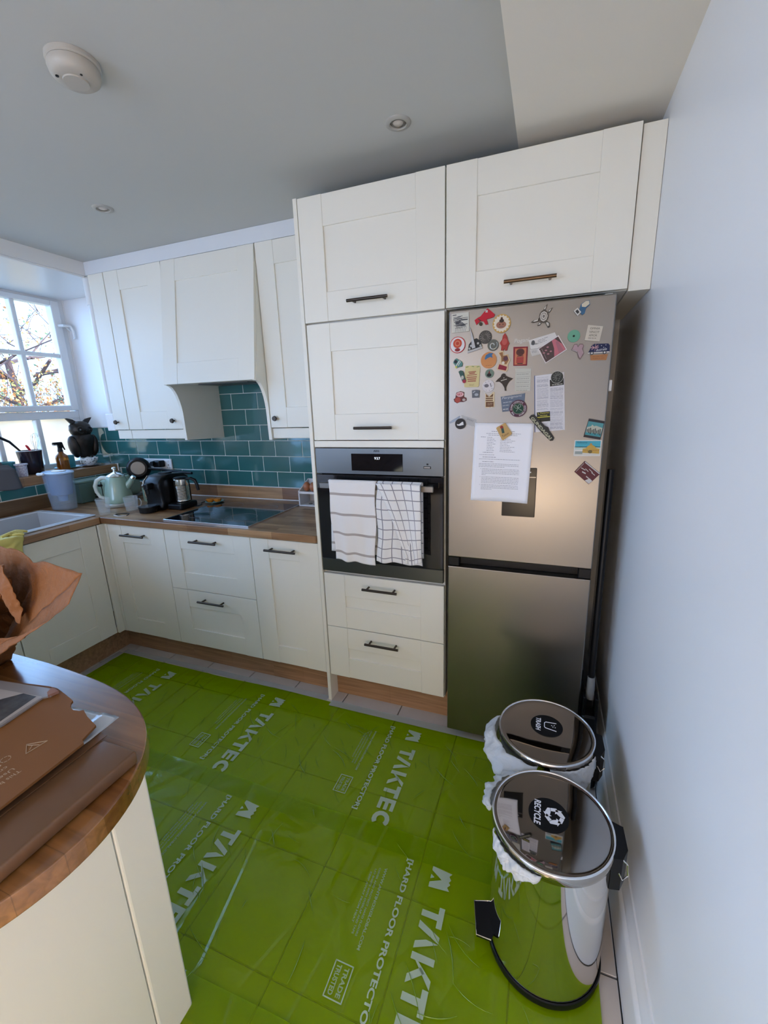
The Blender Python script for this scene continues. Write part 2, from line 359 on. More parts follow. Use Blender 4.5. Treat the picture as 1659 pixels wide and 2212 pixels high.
# skirting board with moulded top
bm = nb(); prism(bm, [(XR, 0), (1.245, 0), (1.245, .145), (1.248, .155), (1.254, .160), (1.256, .175), (1.262, .187), (1.266, .205), (XR, .207)], YR, .6, 'y'); struct('baseboard_right', bm, WTRIM, smooth=True)
# wall tiles, each one a piece
def wall_tile(x0, x1, z0, z1, parent, plane='y'):
    bm = nb()
    if plane == 'y': box(bm, x0, x1, YB - .007, YB, z0, z1, .0018)
    else: box(bm, XL + .006, XL + .013, x0, x1, z0, z1, .0018)
    part('wall_tile', bm, TILE, parent)
for r in range(7):
    off = 0 if r % 2 == 0 else .5
    lo, hi = (-2.395, -.022) if r < 4 else (-1.10, -.42)
    for n in range(-10, 5):
        x0 = TX + (n + off) * TP + .002; x1 = x0 + TP - .004
        x0, x1 = clampbox(x0, x1, lo, hi)
        if r == 0: x0 = max(x0, -2.115)
        if x1 - x0 < .012: continue
        z0 = TZ + r * TQ + .002; wall_tile(x0, x1, z0, z0 + TQ - .004, wall_back)
for n in range(-6, 4):
    y0 = .06 + n * TP; wall_tile(y0, min(y0 + TP - .004, YB - .01), 1.003, 1.064, wall_left, 'x')
bm = nb(); box(bm, -2.395, -1.70, YB - .009, YB, 1.400, 1.408, .002); part('tile_trim', bm, WTRIM, wall_back)

# window in the left wall
WX = -2.40
win = nb(); 
box(win, -2.46, WX - .002, .632, .668, 1.13, 2.325); box(win, -2.46, WX - .002, -1.20, .632, 2.30, 2.325); box(win, -2.46, WX - .002, -1.20, -1.15, 1.13, 2.30); box(win, -2.46, WX - .002, -1.15, .632, 1.476, 1.530, .004); box(win, -2.46, WX - .002, -1.15, .632, 1.12, 1.160, .004)
box(win, -2.46, WX - .002, .573, .632, 1.16, 1.476, .003)
window = struct('window_1', win, WTRIM)
mull = [.330, .073, -.184, -.441, -.698, -.955]
bm = nb()
for a, b, c, d in ((.573, .630, 1.534, 2.30), (-1.15, -1.105, 1.534, 2.30)): box(bm, -2.45, WX + .014, a, b, c, d, .004)
box(bm, -2.45, WX + .014, -1.105, .573, 1.534, 1.572, .004); box(bm, -2.45, WX + .014, -1.105, .573, 2.265, 2.30, .004)
sash = part('sash', bm, WTRIM, window)
bm = nb(); box(bm, -2.445, WX + .008, -1.105, .573, 1.912, 1.938, .004); part('glazing_bar', bm, WTRIM, sash)
for y in mull:
    bm = nb(); box(bm, -2.445, WX + .007, y - .015, y + .015, 1.572, 2.265, .004); part('glazing_bar', bm, WTRIM, sash)
    bm = nb(); box(bm, -2.445, WX + .003, y - .017, y + .017, 1.16, 1.476, .004); part('mullion', bm, WTRIM, window)
FROST = bpy.data.materials.new('frosted_glass'); FROST.use_nodes = True
nt = FROST.node_tree; nt.nodes.clear(); out = N(nt, 'ShaderNodeOutputMaterial'); t1 = N(nt, 'ShaderNodeBsdfTranslucent'); t1.inputs[0].default_value = (.62, .58, .50, 1)
t2 = N(nt, 'ShaderNodeBsdfRefraction'); t2.inputs['Roughness'].default_value = .38; t2.inputs['IOR'].default_value = 1.12; mx = N(nt, 'ShaderNodeMixShader'); mx.inputs[0].default_value = .62
nt.links.new(t1.outputs[0], mx.inputs[1]); nt.links.new(t2.outputs[0], mx.inputs[2]); nt.links.new(mx.outputs[0], out.inputs[0])
edges = [.573] + [v for y in mull for v in (y + .015, y - .015)] + [-1.105]
for k in range(0, len(edges), 2):
    hi, lo = edges[k], edges[k + 1]
    for z0, z1 in ((1.572, 1.912), (1.938, 2.265)):
        bm = nb(); v = [bm.verts.new(c) for c in ((-2.425, lo, z0), (-2.425, hi, z0), (-2.425, hi, z1), (-2.425, lo, z1))]; bm.faces.new(v); part('pane', bm, PANE, sash)
    bm = nb(); v = [bm.verts.new(c) for c in ((-2.43, lo, 1.16), (-2.43, hi, 1.16), (-2.43, hi, 1.476), (-2.43, lo, 1.476))]; bm.faces.new(v); part('frosted_pane', bm, FROST, window)
bm = nb(); tube(bm, [(-2.385, .60, 2.13), (-2.372, .64, 2.135), (-2.36, .665, 2.10)], [.007, .008, .006]); tube(bm, [(-2.384, .60, 2.133), (-2.35, .612, 2.133), (-2.335, .65, 2.132), (-2.33, .662, 2.10), (-2.33, .664, 2.062)], [.010, .010, .009, .008, .008]); box(bm, -2.337, -2.323, .656, .668, 2.045, 2.063, .002)
part('window_handle', bm, WTRIM, window, smooth=True)
bm = nb(); box(bm, -2.395, XL + .008, -1.195, YB - .002, 1.068, 1.126, .003); sill = solo('window_sill_board', bm, BLOCKY, 'thick wooden windowsill board above the teal tiles', 'windowsill')
bm = nb(); box(bm, XL - .015, XL + .014, YB - .022, YB - .012, 1.070, 1.128, .002); part('end_trim', bm, WTRIM, sill)
# unseen second window, added behind the camera to light the right wall
bm = nb()
for a, b, c, d in ((-3.598, -3.54, .502, 2.198), (-1.86, -1.802, .502, 2.198), (-2.73, -2.67, .56, 2.14), (-3.54, -1.86, .502, .56), (-3.54, -1.86, 2.14, 2.198)): box(bm, -2.46, -2.40, a, b, c, d, .003)
struct('added_window_2', bm, WTRIM)
# frame of the invented garden door behind the camera, around the added light
bm = nb()
for a, b, c, d in ((-2.05, -1.97, 0, 2.3), (-.63, -.55, 0, 2.3), (-1.34, -1.26, 0, 2.3), (-1.97, -.63, 2.2, 2.3), (-1.97, -.63, 0, .12)): box(bm, a, b, YR - .09, YR - .03, c, d)
struct('added_door_1', bm, WTRIM)

# ------------------------------------------------------------------ garden outside
LAWN = mat('garden_ground', (.10, .12, .05), .95)
bm = nb(); box(bm, -30, -2.56, -14, 26, -.3, -.1); struct('garden_ground', bm, LAWN)
bm = nb(); box(bm, -5.3, -5.1, -6, 14, -.1, 1.55, .02); solo('garden_wall', bm, mat('sandy_render', (.62, .42, .22), .9), 'sandy rendered garden wall seen dimly through the frosted lower panes', 'wall')
BARK = mat('bark', (.12, .06, .045), .9)
LEAF = [mat('leaf_orange', (.60, .20, .05), .7), mat('leaf_yellow', (.75, .48, .12), .7), mat('leaf_green', (.12, .16, .06), .7)]
def branchy(bm, p, d, L, r, depth, tips):
    q = p + d * L; mid = (p + q) / 2 + Vector((random.uniform(-1, 1), random.uniform(-1, 1), random.uniform(-1, 1))) * L * .06
    tube(bm, [p, mid, q], [r, r * .85, r * .65], 5)
    if depth == 0: tips.append((p, q)); return
    for _ in range(3 if depth > 1 else 2):
        dd = (d + Vector((random.uniform(-1, 1), random.uniform(-1, 1), random.uniform(-.55, .75))) * .75).normalized()
        s = random.uniform(.45, 1); branchy(bm, p.lerp(q, s), dd, L * random.uniform(.6, .85), r * .55, depth - 1, tips)
    tips.append((mid, q))
def tree(name, label, base, h, L, spread, depth, nleaf, lm, seed, r=.07):
    random.seed(seed); t = thing(name, label, 'tree', base); bm = nb(); tips = []
    B = Vector(base); T = B + Vector((0, 0, h)); tube(bm, [B, (B + T) / 2 + Vector((.05, .04, 0)), T], [r, r * .8, r * .6], 7)
    for k in range(spread):
        a = 2 * PI * k / spread + random.uniform(-.3, .3); branchy(bm, B.lerp(T, random.uniform(.55, 1)), Vector((math.cos(a), math.sin(a), random.uniform(.15, .6))).normalized(), L, r * .45, depth, tips)
    part('branches', bm, BARK, t, smooth=True)
    bm = nb()
    for k in range(nleaf):
        a, b = random.choice(tips); c = a.lerp(b, random.random()) + Vector([random.uniform(-.09, .09) for _ in range(3)])
        u = Vector([random.uniform(-1, 1) for _ in range(3)]).normalized(); v = u.orthogonal().normalized(); s = random.uniform(.009, .019)
        f = bm.faces.new([bm.verts.new(c + x) for x in (-u * s * 1.5, v * s * .7, u * s * 1.5, -v * s * .7)]); f.material_index = random.choices((0, 1, 2), lm)[0]
    f = part('foliage', bm, LEAF, t); f['kind'] = 'stuff'; return t
tree('tree', 'bare branched tree with few dark leaves outside the upper window panes', (-6.2, 2.4, -.1), 2.4, 1.25, 9, 5, 1500, (1, 1, 6), 3)
tree('autumn_shrub', 'dense orange and yellow leaved shrub outside the lower clear panes', (-5.9, 2.9, -.1), 1.4, .75, 11, 5, 6000, (5, 5, 1), 11, .03)
tree('autumn_shrub', 'orange shrub standing left of the other one beyond the garden wall', (-5.9, 1.3, -.1), 1.3, .7, 11, 5, 5000, (5, 4, 2), 12, .03)
random.seed(5)

# ------------------------------------------------------------------ cabinets
def door_bm(x0, x1, z0, z1, y, st=.108, ra=.111, th=.02, M=None, slab=False):
    """shaker front facing -Y: two stiles, two rails a hair lower, sunk panel"""
    bm = nb()
    g = .0015; x0 += g; x1 -= g; z0 += g; z1 -= g
    if slab: return box(bm, x0, x1, y, y + th, z0, z1, .0015, M)
    box(bm, x0, x0 + st, y, y + th, z0, z1, .0012, M); box(bm, x1 - st, x1, y, y + th, z0, z1, .0012, M)
    box(bm, x0 + st - .0004, x1 - st + .0004, y + .0014, y + th, z1 - ra, z1 - .0004, .0012, M); box(bm, x0 + st - .0004, x1 - st + .0004, y + .0014, y + th, z0 + .0004, z0 + ra, .0012, M)
    box(bm, x0 + st - .002, x1 - st + .002, y + .0075, y + th - .001, z0 + ra - .002, z1 - ra + .002, 0, M)
    return bm
def bar_bm(cx, cz, y, L=.17, vertical=False, M=None, sp=.128):
    bm = nb(); t = nb()
    cyl(t, (cx - L / 2, y - .034, cz), (cx + L / 2, y - .034, cz), .006, n=12)
    for s in (-1, 1): cyl(t, (cx + s * sp / 2, y - .034, cz), (cx + s * sp / 2, y + .002, cz), .0048, n=10)
    if M is not None: bmesh.ops.transform(t, matrix=M, verts=t.verts)
    return merge(bm, t)
def knob_bm(cx, cz, y, M=None):
    t = nb(); cyl(t, (cx, y + .001, cz), (cx, y - .016, cz), .005, .004, n=12); cyl(t, (cx, y - .014, cz), (cx, y - .018, cz), .009, .0145, n=18); cyl(t, (cx, y - .018, cz), (cx, y - .026, cz), .0145, .012, n=18)
    bm = nb()
    if M is not None: bmesh.ops.transform(t, matrix=M, verts=t.verts)
    return merge(bm, t)
ZT, ZA, ZB, ZO, ZS, ZD = 2.307, 1.845, 1.3577, 1.325, .4395, .1586
# oven tower
tw = thing('oven_tower_cabinet', 'tall cream tower cabinet that houses the oven, left of the fridge', 'cabinet', (.3, .3, 0))
bm = nb(); box(bm, -.019, -.001, .0, .58, 0, 2.309, .0012); part('end_panel', bm, CREAM, tw)
bm = nb(); box(bm, 0, .018, .022, .60, .15, ZT); box(bm, .582, .600, .022, .60, .15, ZT); box(bm, .018, .582, .582, .60, .15, ZT)
for z in (.15, .715, 1.330, 1.83, 2.289): box(bm, .018, .582, .022, .582, z, z + .018)
part('carcass', bm, CARC, tw)
def front(kind, x0, x1, z0, z1, y, parent, hx=None, hz=None, hm=BRONZE, ra=.111, st=.108, hl=.17, knob=False, M=None, slab=False):
    d = part(kind, door_bm(x0, x1, z0, z1, y, ra=ra, st=st, M=M, slab=slab), CREAM, parent)
    if hx is not None:
        if knob: part('knob', knob_bm(hx, hz, y, M), BRONZE, d, smooth=True)
        else: part('handle', bar_bm(hx, hz, y, hl, M=M), hm, d, smooth=True)
    return d
front('door', 0, .6, ZA, ZT, 0, tw, .298, 1.907)
front('door', .004, .6, ZB, ZA - .004, 0, tw, .302, 1.412)
bm = nb(); box(bm, .004, .597, .0, .02, 1.328, 1.356, .001); part('trim_strip', bm, CREAM, tw)
front('drawer', .004, .6, ZS, .724, 0, tw, .304, .674)
front('drawer', .004, .6, ZD, ZS, 0, tw, .304, .389)
bm = nb(); box(bm, 0, .6, .075, .09, 0, .152); part('plinth', bm, OAK, tw)
# bridging cabinet over the fridge and its filler
fc = thing('over_fridge_cabinet', 'cream wall cabinet with one wide lift-up door above the fridge', 'cabinet', (.9, .3, ZA))
bm = nb(); box(bm, .602, 1.203, .022, .60, ZA, ZA + .018); box(bm, .602, 1.203, .022, .60, ZT - .018, ZT); box(bm, .602, .62, .022, .6, ZA + .018, ZT - .018); box(bm, 1.185, 1.203, .022, .6, ZA + .018, ZT - .018); box(bm, .62, 1.185, .58, .6, ZA + .018, ZT - .018); part('carcass', bm, CARC, fc)
front('door', .602, 1.203, ZA, ZT, 0, fc, .899, 1.904, BRONZE2)
bm = nb(); box(bm, 1.205, XR - .001, .012, .60, ZA - .005, 2.302, .001); part('filler_panel', bm, CREAM, fc)
bm = nb(); box(bm, 1.140, 1.165, .03, .06, ZA - .016, ZA - .0005, .002); part('hinge_bracket', bm, CREAM, fc)

# base run against the back wall
BZ1 = .866
def base(name, label, x0, x1, fronts, hx):
    t = thing(name, label, 'cabinet', ((x0 + x1) / 2, .33, 0), 'base cabinets under the hob worktop')
    bm = nb(); box(bm, x0 + .001, x1 - .001, .027, .60, .155, .869); part('carcass', bm, CARC, t)
    for kind, z0, z1, hz, rr in fronts: front(kind, x0, x1, z0, z1, .005, t, hx, hz, BRONZE, ra=rr, hl=.178)
    bm = nb(); box(bm, x0 + .0005, x1 - .0005, .085, .10, 0, .154); part('plinth', bm, OAK, t); return t
base('base_cabinet', 'narrow cream base cabinet with one door in the corner, left of the drawers', -1.449, -1.004, [('door', ZD, BZ1, .815, .104)], -1.222)
base('drawer_cabinet', 'cream base cabinet with two deep drawers under the hob', -1.004, -.4175, [('drawer', .514, BZ1, .818, .104), ('drawer', ZD, .514, .465, .105)], -.708)
base('base_cabinet', 'narrow cream base cabinet with one door beside the oven tower', -.4175, -.021, [('door', ZD, BZ1, .816, .104)], -.222)
cp = thing('corner_post', 'slim cream corner post between the sink cabinets and the hob cabinets', 'panel', (-1.46, 0, .155))
bm = nb(); box(bm, -1.472, -1.451, .005, .05, ZD, BZ1, .0015); part('front_strip', bm, CREAM, cp)
bm = nb(); box(bm, -1.49, -1.4725, -.032, .05, ZD, BZ1, .0015); part('side_strip', bm, CREAM, cp)
# sink run along the window wall: fronts face +X
def MXp(y, x): return Matrix(((0, -1, 0, x), (1, 0, 0, y), (0, 0, 1, 0), (0, 0, 0, 1)))   # local x -> +y, local -y -> +x
def sinkcab(label, ya, yb, knobend):
    t = thing('sink_cabinet', label, 'cabinet', (-1.8, (ya + yb) / 2, 0), 'cabinets under the sink')
    bm = nb(); box(bm, -2.12, -1.508, ya + .001, yb - .001, .155, .66); part('carcass', bm, CARC, t)
    M = MXp(0, -1.487); front('door', ya, yb, ZD, BZ1, 0, t, ya + .05 if knobend < 0 else yb - .05, .81, ra=.104, knob=True, M=M)
    bm = nb(); box(bm, -1.575, -1.560, ya + .0005, yb - .0005, 0, .154); part('plinth', bm, OAK, t)
sinkcab('cream sink cabinet door nearest the corner post, seen past the paper bag', -.533, -.034, -1)
sinkcab('cream sink cabinet mostly hidden behind the brown paper bag', -1.03, -.535, 1)
bm = nb(); box(bm, -1.575, -1.45, .085, .0995, 0, .153); box(bm, -1.575, -1.5605, -.033, .085, 0, .153); solo('corner_plinth', bm, OAK, 'oak plinth return in the corner under the post', 'plinth')

# wall cabinets
WY = .34; WZ0, WZ1 = 1.398, 2.318
def wallcab(label, x0, x1, kx, st=.113, group='wall cabinets beside the hood'):
    t = thing('wall_cabinet', label, 'cabinet', ((x0 + x1) / 2, .5, WZ0), group)
    bm = nb(); box(bm, x0 + .001, x1 - .001, WY + .022, .60, WZ0 + .002, WZ1 - .001); part('carcass', bm, CARC, t)
    front('door', x0, x1, WZ0, WZ1, WY, t, kx, 1.449, ra=.108, st=st, knob=True)
    bm = nb(); box(bm, x0 + .001, x1 - .001, WY + .012, WY + .03, 1.340, WZ0 - .003, .0015); part('pelmet', bm, CREAM, t)
    return t
t = thing('wall_cabinet', 'very narrow cream wall cabinet beside the white pipe', 'cabinet', (-1.6, .5, WZ0), 'wall cabinets beside the hood')
bm = nb(); box(bm, -1.668, -1.541, WY + .022, .60, WZ0 + .002, WZ1 - .001); part('carcass', bm, CARC, t)
front('door', -1.669, -1.541, WZ0, WZ1, WY, t, -1.628, 1.447, slab=True, knob=True)
bm = nb(); box(bm, -1.66, -1.541, WY + .012, WY + .03, 1.340, WZ0 - .003, .0015); part('pelmet', bm, CREAM, t)
wallcab('cream wall cabinet left of the cooker hood with a dark knob at its right', -1.539, -1.090, -1.152)
wallcab('cream wall cabinet between the cooker hood and the oven tower', -.458, -.021, -.418, st=.106)
# pipe boxing in the corner
pp = thing('corner_pipe', 'white painted pipe running down beside the narrow wall cabinet', 'pipe', (-1.72, .37, 1.4))
bm = nb(); cyl(bm, (-1.712, .372, 1.49), (-1.712, .372, 2.16), .021, n=20); part('pipe', bm, WTRIM, pp, smooth=True)
bm = nb(); cyl(bm, (-1.712, .372, 2.158), (-1.712, .372, 2.314), .027, n=20); part('collar', bm, WTRIM, pp, smooth=True)
bm = nb(); box(bm, -1.742, -1.672, .345, .42, 1.393, 1.502, .003); part('boxing', bm, WTRIM, pp)

# cooker hood: splayed front with shaker frame, curved side brackets
hd = thing('cooker_hood', 'cream splayed cooker hood canopy with curved side brackets over the hob', 'hood', (-.77, .5, 1.65))
H0, H1 = Vector((0, .340, 2.318)), Vector((0, .238, 1.652))
dn = (H1 - H0).normalized(); Lh = (H1 - H0).length; nrm = Vector((0, -1, 0)); nrm = (nrm - dn * nrm.dot(dn)).normalized()
Mh = Matrix((( 1, 0, 0, 0), (0, -nrm.y, -dn.y, H1.y), (0, -nrm.z, -dn.z, H1.z), (0, 0, 0, 1)))   # local (x, depth, up along the slope)
hx0, hx1 = -1.088, -.460
bm = door_bm(hx0, hx1, 0, Lh, 0, st=.102, ra=.115, M=Mh); part('front_panel', bm, CREAM, hd)
bm = nb(); box(bm, hx0 + .02, hx1 - .02, .285, .66, 1.656, 1.668); box(bm, hx0 + .02, hx1 - .02, .375, .66, 1.67, 2.31); part('carcass', bm, CARC, hd)
bm = nb(); box(bm, -.95, -.60, .36, .58, 1.650, 1.6555, .001); part('extractor', bm, mat('grey_metal', (.12, .12, .12), .5, .5), hd)
def bracket(x0, x1):
    pts = [(.34, 1.332), (.338, 1.40), (.337, 1.46)]
    for k in range(9):
        a = k / 8 * PI / 2; pts.append((.337 - .085 * (1 - math.cos(a)), 1.46 + .190 * math.sin(a)))
    pts += [(.244, 1.650), (.262, 1.70), (.355, 2.31), (.668, 2.31), (.668, 1.322)]
    return prism(nb(), pts, x0, x1, 'x')
part('side_bracket', bracket(hx0 - .001, hx0 + .017), CREAM, hd); part('side_bracket', bracket(hx1 - .018, hx1 + .001), CREAM, hd)

# ------------------------------------------------------------------ worktops, sink, hob
bm = nb(); box(bm, -1.479, -.0205, -.009, .674, .870, .908, .003); box(bm, -2.128, -1.4795, -.010, .674, .870, .908)
wt = solo('worktop', bm, BLOCK, 'beech block worktop with the hob set in it, along the tiled wall', 'worktop')
bm = nb(); box(bm, -2.108, -.0205, .655, .674, .9085, .990, .002); part('upstand', bm, BLOCK, wt)
bm = nb(); box(bm, -2.108, -.0205, .650, .656, .9082, .9125); box(bm, -2.108, -.0205, .655, .6745, .990, .9945, .001); part('sealant', bm, WHITE, wt)
bm = nb()
for a, b, c, d in ((-1.560, -1.479, -1.03, -.0105), (-2.128, -2.035, -1.03, -.0105), (-2.035, -1.56, -1.03, -.95)): box(bm, a, b, c, d, .870, .908, .002)
ws = solo('worktop', bm, BLOCKY, 'beech block worktop around the sink below the window', 'worktop')
bm = nb(); box(bm, -2.128, -2.108, -1.03, .64, .9085, .998, .002); part('upstand', bm, BLOCKY, ws)
sk = thing('inset_sink', 'grey composite inset sink with pale rim under the window', 'sink', (-1.8, -.4, .9))
bm = nb()
for a, b, c, d in ((-1.580, -1.535, -.96, .012), (-2.045, -2.010, -.96, .012), (-2.010, -1.580, -.025, .012), (-2.010, -1.580, -.96, -.925)): box(bm, a, b, c, d, .9085, .9165, .003)
part('rim', bm, mat('sink_rim', (.62, .66, .70), .25), sk)
bm = nb()
for a, b, c, d, e, f in ((-1.588, -1.580, -.93, -.024, .70, .912), (-2.012, -2.004, -.93, -.024, .70, .912), (-2.004, -1.588, -.032, -.024, .70, .912), (-2.004, -1.588, -.93, -.922, .70, .912), (-2.012, -1.580, -.93, -.024, .692, .70)): box(bm, a, b, c, d, e, f)
part('basin', bm, SINK, sk)
hb = thing('induction_hob', 'black glass induction hob set into the worktop in front of the teal tiles', 'hob', (-.73, .29, .908))
bm = nb(); box(bm, -1.022, -.445, .040, .543, .9082, .9135, .0015); part('glass', bm, BGLASS, hb)
bm = nb(); box(bm, -1.025, -.442, .034, .0395, .9082, .9150, .001); box(bm, -.4448, -.440, .0395, .546, .9082, .9150, .001); box(bm, -1.027, -1.0222, .0395, .546, .9082, .9150, .001); part('steel_edge', bm, mat('bright_steel', (.75, .76, .78), .22, 1), hb)
bm = nb()
for cx, cy, r in ((-.88, .18, .072), (-.88, .41, .088), (-.60, .18, .088), (-.60, .41, .072)):
    bm = nb(); tube(bm, [(cx + r * math.cos(a), cy + r * math.sin(a), .9136) for a in [2 * PI * k / 40 for k in range(40)]], .0005, 4, closed=True); part('cooking_zone_mark', bm, mat('zone_print', (.25, .25, .27), .4), hb)

# ------------------------------------------------------------------ oven
ov = thing('built_in_oven', 'built-in black glass oven with steel control panel and two towels on its rail', 'oven', (.3, .28, .73))
bm = nb(); box(bm, .02, .58, .022, .56, .735, 1.322); part('casing', bm, DARK, ov)
DSTEEL = mat('dark_steel', (.14, .14, .135), .34, 1, bump=((4, 4, 260), .05, .0005))
bm = nb(); box(bm, .004, .596, .0, .0215, 1.209, 1.325, .002); cpnl = part('control_panel', bm, DSTEEL, ov)
bm = nb(); box(bm, .183, .421, -.0015, .001, 1.226, 1.301, .001); part('display', bm, BGLASS, cpnl)
bm = text_bm('937', .01, (.293, -.0019, 1.276), (1, 0, 0), (0, 0, 1), .0002, width=.027, height=.011); part('clock_digits', bm, mat('digits', (.5, .5, .5), emit=((.85, .92, 1), .8)), cpnl)
bm = text_bm('AEG', .01, (.289, -.0004, 1.309), (1, 0, 0), (0, 0, 1), .0002, width=.027, height=.008, bold=.03); part('maker_lettering', bm, BLACK, cpnl)
bm = nb(); box(bm, .511, .543, -.0012, .001, 1.241, 1.251, .0008); box(bm, .524, .532, -.0008, .001, 1.256, 1.263, .0005); part('steam_button', bm, BLACK, cpnl)
bm = nb(); box(bm, .5135, .5405, -.0022, 0, 1.243, 1.249, .0005); part('button_face', bm, STEEL, cpnl)
bm = nb(); box(bm, .004, .596, -.003, .0215, .801, 1.206, .002); dr = part('door', bm, BGLASS, ov)
bm = nb(); box(bm, .004, .596, -.003, .0215, .737, .7995, .002); part('lower_trim', bm, DSTEEL, ov)
bm = nb(); box(bm, .045, .565, -.055, -.046, 1.152, 1.177, .002); box(bm, .06, .09, -.047, -.003, 1.158, 1.171); box(bm, .52, .55, -.047, -.003, 1.158, 1.171); part('rail_handle', bm, STEEL, dr)
# towels: folded over the rail
T1 = stripe_cloth('striped_towel', (.80, .78, .77), (.42, .37, .35), 1, 4.05, 0, .12)
T2 = stripe_cloth('checked_towel', (.80, .78, .77), (.26, .25, .28), 4.6, 8.1, .10, .095)
def towel(root, name, mtl, xl0, xr0, xl1, xr1, z1, skew, back, ph, amp, zl=0):
    def f(u, v):
        zt = 1.186; x = (xl0 + (xl1 - xl0) * v) * (1 - u) + (xr0 + (xr1 - xr0) * v) * u
        fold = amp * math.sin(u * 9 + ph + v * 1.6) * min(1, v * 2.5) + .6 * amp * math.sin(u * 21 + ph * 2 - v * 3) * v
        z = zt - (zt - (z1 + zl * (1 - u))) * v + .003 * math.sin(u * 14 + ph) * v
        return (x + .004 * math.sin(v * 9 + u * 3 + ph), -.062 - .010 * min(1, v * 4) + fold, z)
    front = grid(name, f, 40, 60, mtl, root, thick=.0016)
    def g(u, v):
        if v < .12:
            a = v / .12 * PI; return (xl0 * (1 - u) + xr0 * u, -.0505 - .0115 * math.cos(a), 1.186 + .006 * math.sin(a) - (0 if v < .06 else 0))
        vv = (v - .12) / .88; return (xl0 * (1 - u) + xr0 * u + back[1] * vv, -.039 + .02 * vv * 0, 1.184 - (1.184 - back[0]) * vv)
    grid('back_fold', g, 20, 30, mtl, root, thick=.0016)
tw1 = thing('tea_towel', 'white tea towel with wide-spaced grey stripes, left one on the oven rail', 'towel', (.2, -.055, .82), 'tea towels on the oven rail')
towel(tw1, 'front_fold', T1, .094, .321, .115, .311, .817, 0, (.855, -.016), .4, .004, .012)
tw2 = thing('tea_towel', 'white tea towel with dark check pattern, right one on the oven rail', 'towel', (.42, -.055, .83), 'tea towels on the oven rail')
towel(tw2, 'front_fold', T2, .326, .520, .318, .520, .838, 0, (.86, 0), 2.0, .005)
def dg(u, v):   # diagonal overlap of the checked towel
    xl = .326 + .125 * min(1, v / .9) ** .85; return (xl * (1 - u) + .521 * u, -.080 - .006 * math.sin(u * 8 + v * 2) - .002 * math.sin(v * 11), 1.187 - .34 * v - .006 * math.sin(u * 5) * v)
grid('turned_fold', dg, 30, 50, T2, tw2, thick=.0016)

# ------------------------------------------------------------------ fridge
FY = -.05
fr = thing('fridge_freezer', 'brushed steel fridge freezer covered in magnets, right of the oven tower', 'fridge', (.9, .3, 0))
bm = nb(); box(bm, .628, 1.167, .012, .60, .035, 1.818, .004); part('cabinet', bm, mat('fridge_side', (.012, .012, .012), .5, spec=.3), fr)
bm = nb()
for x in (.66, 1.13):
    for y in (.05, .55): cyl(bm, (x, y, .0005), (x, y, .037), .018, n=12)
part('feet', bm, BLACK, fr)
bm = nb(); box(bm, .626, 1.169, FY, .010, .885, 1.826, .004, seg=2); ud = part('upper_door', bm, STEEL, fr)
bm = nb(); box(bm, .626, 1.169, FY, .010, .040, .843, .004, seg=2); part('lower_door', bm, STEEL, fr)
bm = nb(); box(bm, .628, .672, FY + .004, .010, .8445, .884, .002); box(bm, 1.124, 1.167, FY + .004, .010, .8445, .884, .002); box(bm, .672, 1.124, -.012, .010, .8445, .884); part('grip_recess', bm, BLACK, fr)
bm = nb(); box(bm, .836, .957, FY - .003, FY + .002, 1.073, 1.261, .002); ds = part('water_dispenser', bm, mat('satin_black', (.006, .006, .007), .22, spec=.25), ud)
bm = nb(); box(bm, .838, .955, FY - .0038, FY - .002, 1.225, 1.228); part('dispenser_line', bm, STEEL, ds)
bm = nb(); box(bm, .931, .937, FY - .0038, FY - .002, 1.243, 1.247); part('dispenser_mark', bm, WHITE, ds)
bm = text_bm('Pogani', .02, (.858, FY - .0002, 1.700), (1, 0, .03), (-.03, 0, 1), .0002, width=.05, shear=.2); part('faint_handwriting', bm, mat('chalk', (.60, .58, .55), .8), ud)

# magnets and papers; (x, z) on the door
def mag(name, label, cat, pts, colr, th=.004, rough=.45, group='magnets on the fridge door', y=FY, metal=0):
    bm = prism(nb(), pts, y - th, y - .0002, 'y'); c = pts[0]
    cx = sum(p[0] for p in pts) / len(pts); cz = sum(p[1] for p in pts) / len(pts)
    o = thing(name, label, cat, (cx, y, cz), group)
    part('body', bm, col(*colr, rough, metal) if isinstance(colr, tuple) else colr, o); return o
def decal(root, name, pts, colr, y, th=.0006, rough=.5, metal=0):
    bm = prism(nb(), pts, y - th, y + .0001, 'y'); return part(name, bm, col(*colr, rough, metal) if isinstance(colr, tuple) else colr, root)
def disc(cx, cz, rx, rz=None, n=24, rot=0): rz = rz or rx; return [(cx + rx * math.cos(2 * PI * k / n + rot), cz + rz * math.sin(2 * PI * k / n + rot)) for k in range(n)]
def rect(cx, cz, w_, h, a=0):
    c, s = math.cos(a), math.sin(a); return [(cx + x * c - z * s, cz + x * s + z * c) for x, z in ((-w_ / 2, -h / 2), (w_ / 2, -h / 2), (w_ / 2, h / 2), (-w_ / 2, h / 2))]
def lines(root, name, rows, y, mtl=TEXTM, th=.0003, parent=None):
    bm = nb()
    for x0, z0, x1, z1, h in rows: 
        prism(bm, [(x0, z0 - h / 2), (x1, z1 - h / 2), (x1, z1 + h / 2), (x0, z0 + h / 2)], y - th, y + .0001, 'y')
    return part(name, bm, mtl, root)
def ftext(root, name, s, x, z, a, mtl, y, width, height=None, bold=0, shear=0, align='LEFT'):
    c, sn = math.cos(a), math.sin(a); return part(name, text_bm(s, .01, (x, y, z), (c, 0, sn), (-sn, 0, c), .0003, width, height, bold, shear, align), mtl, root)
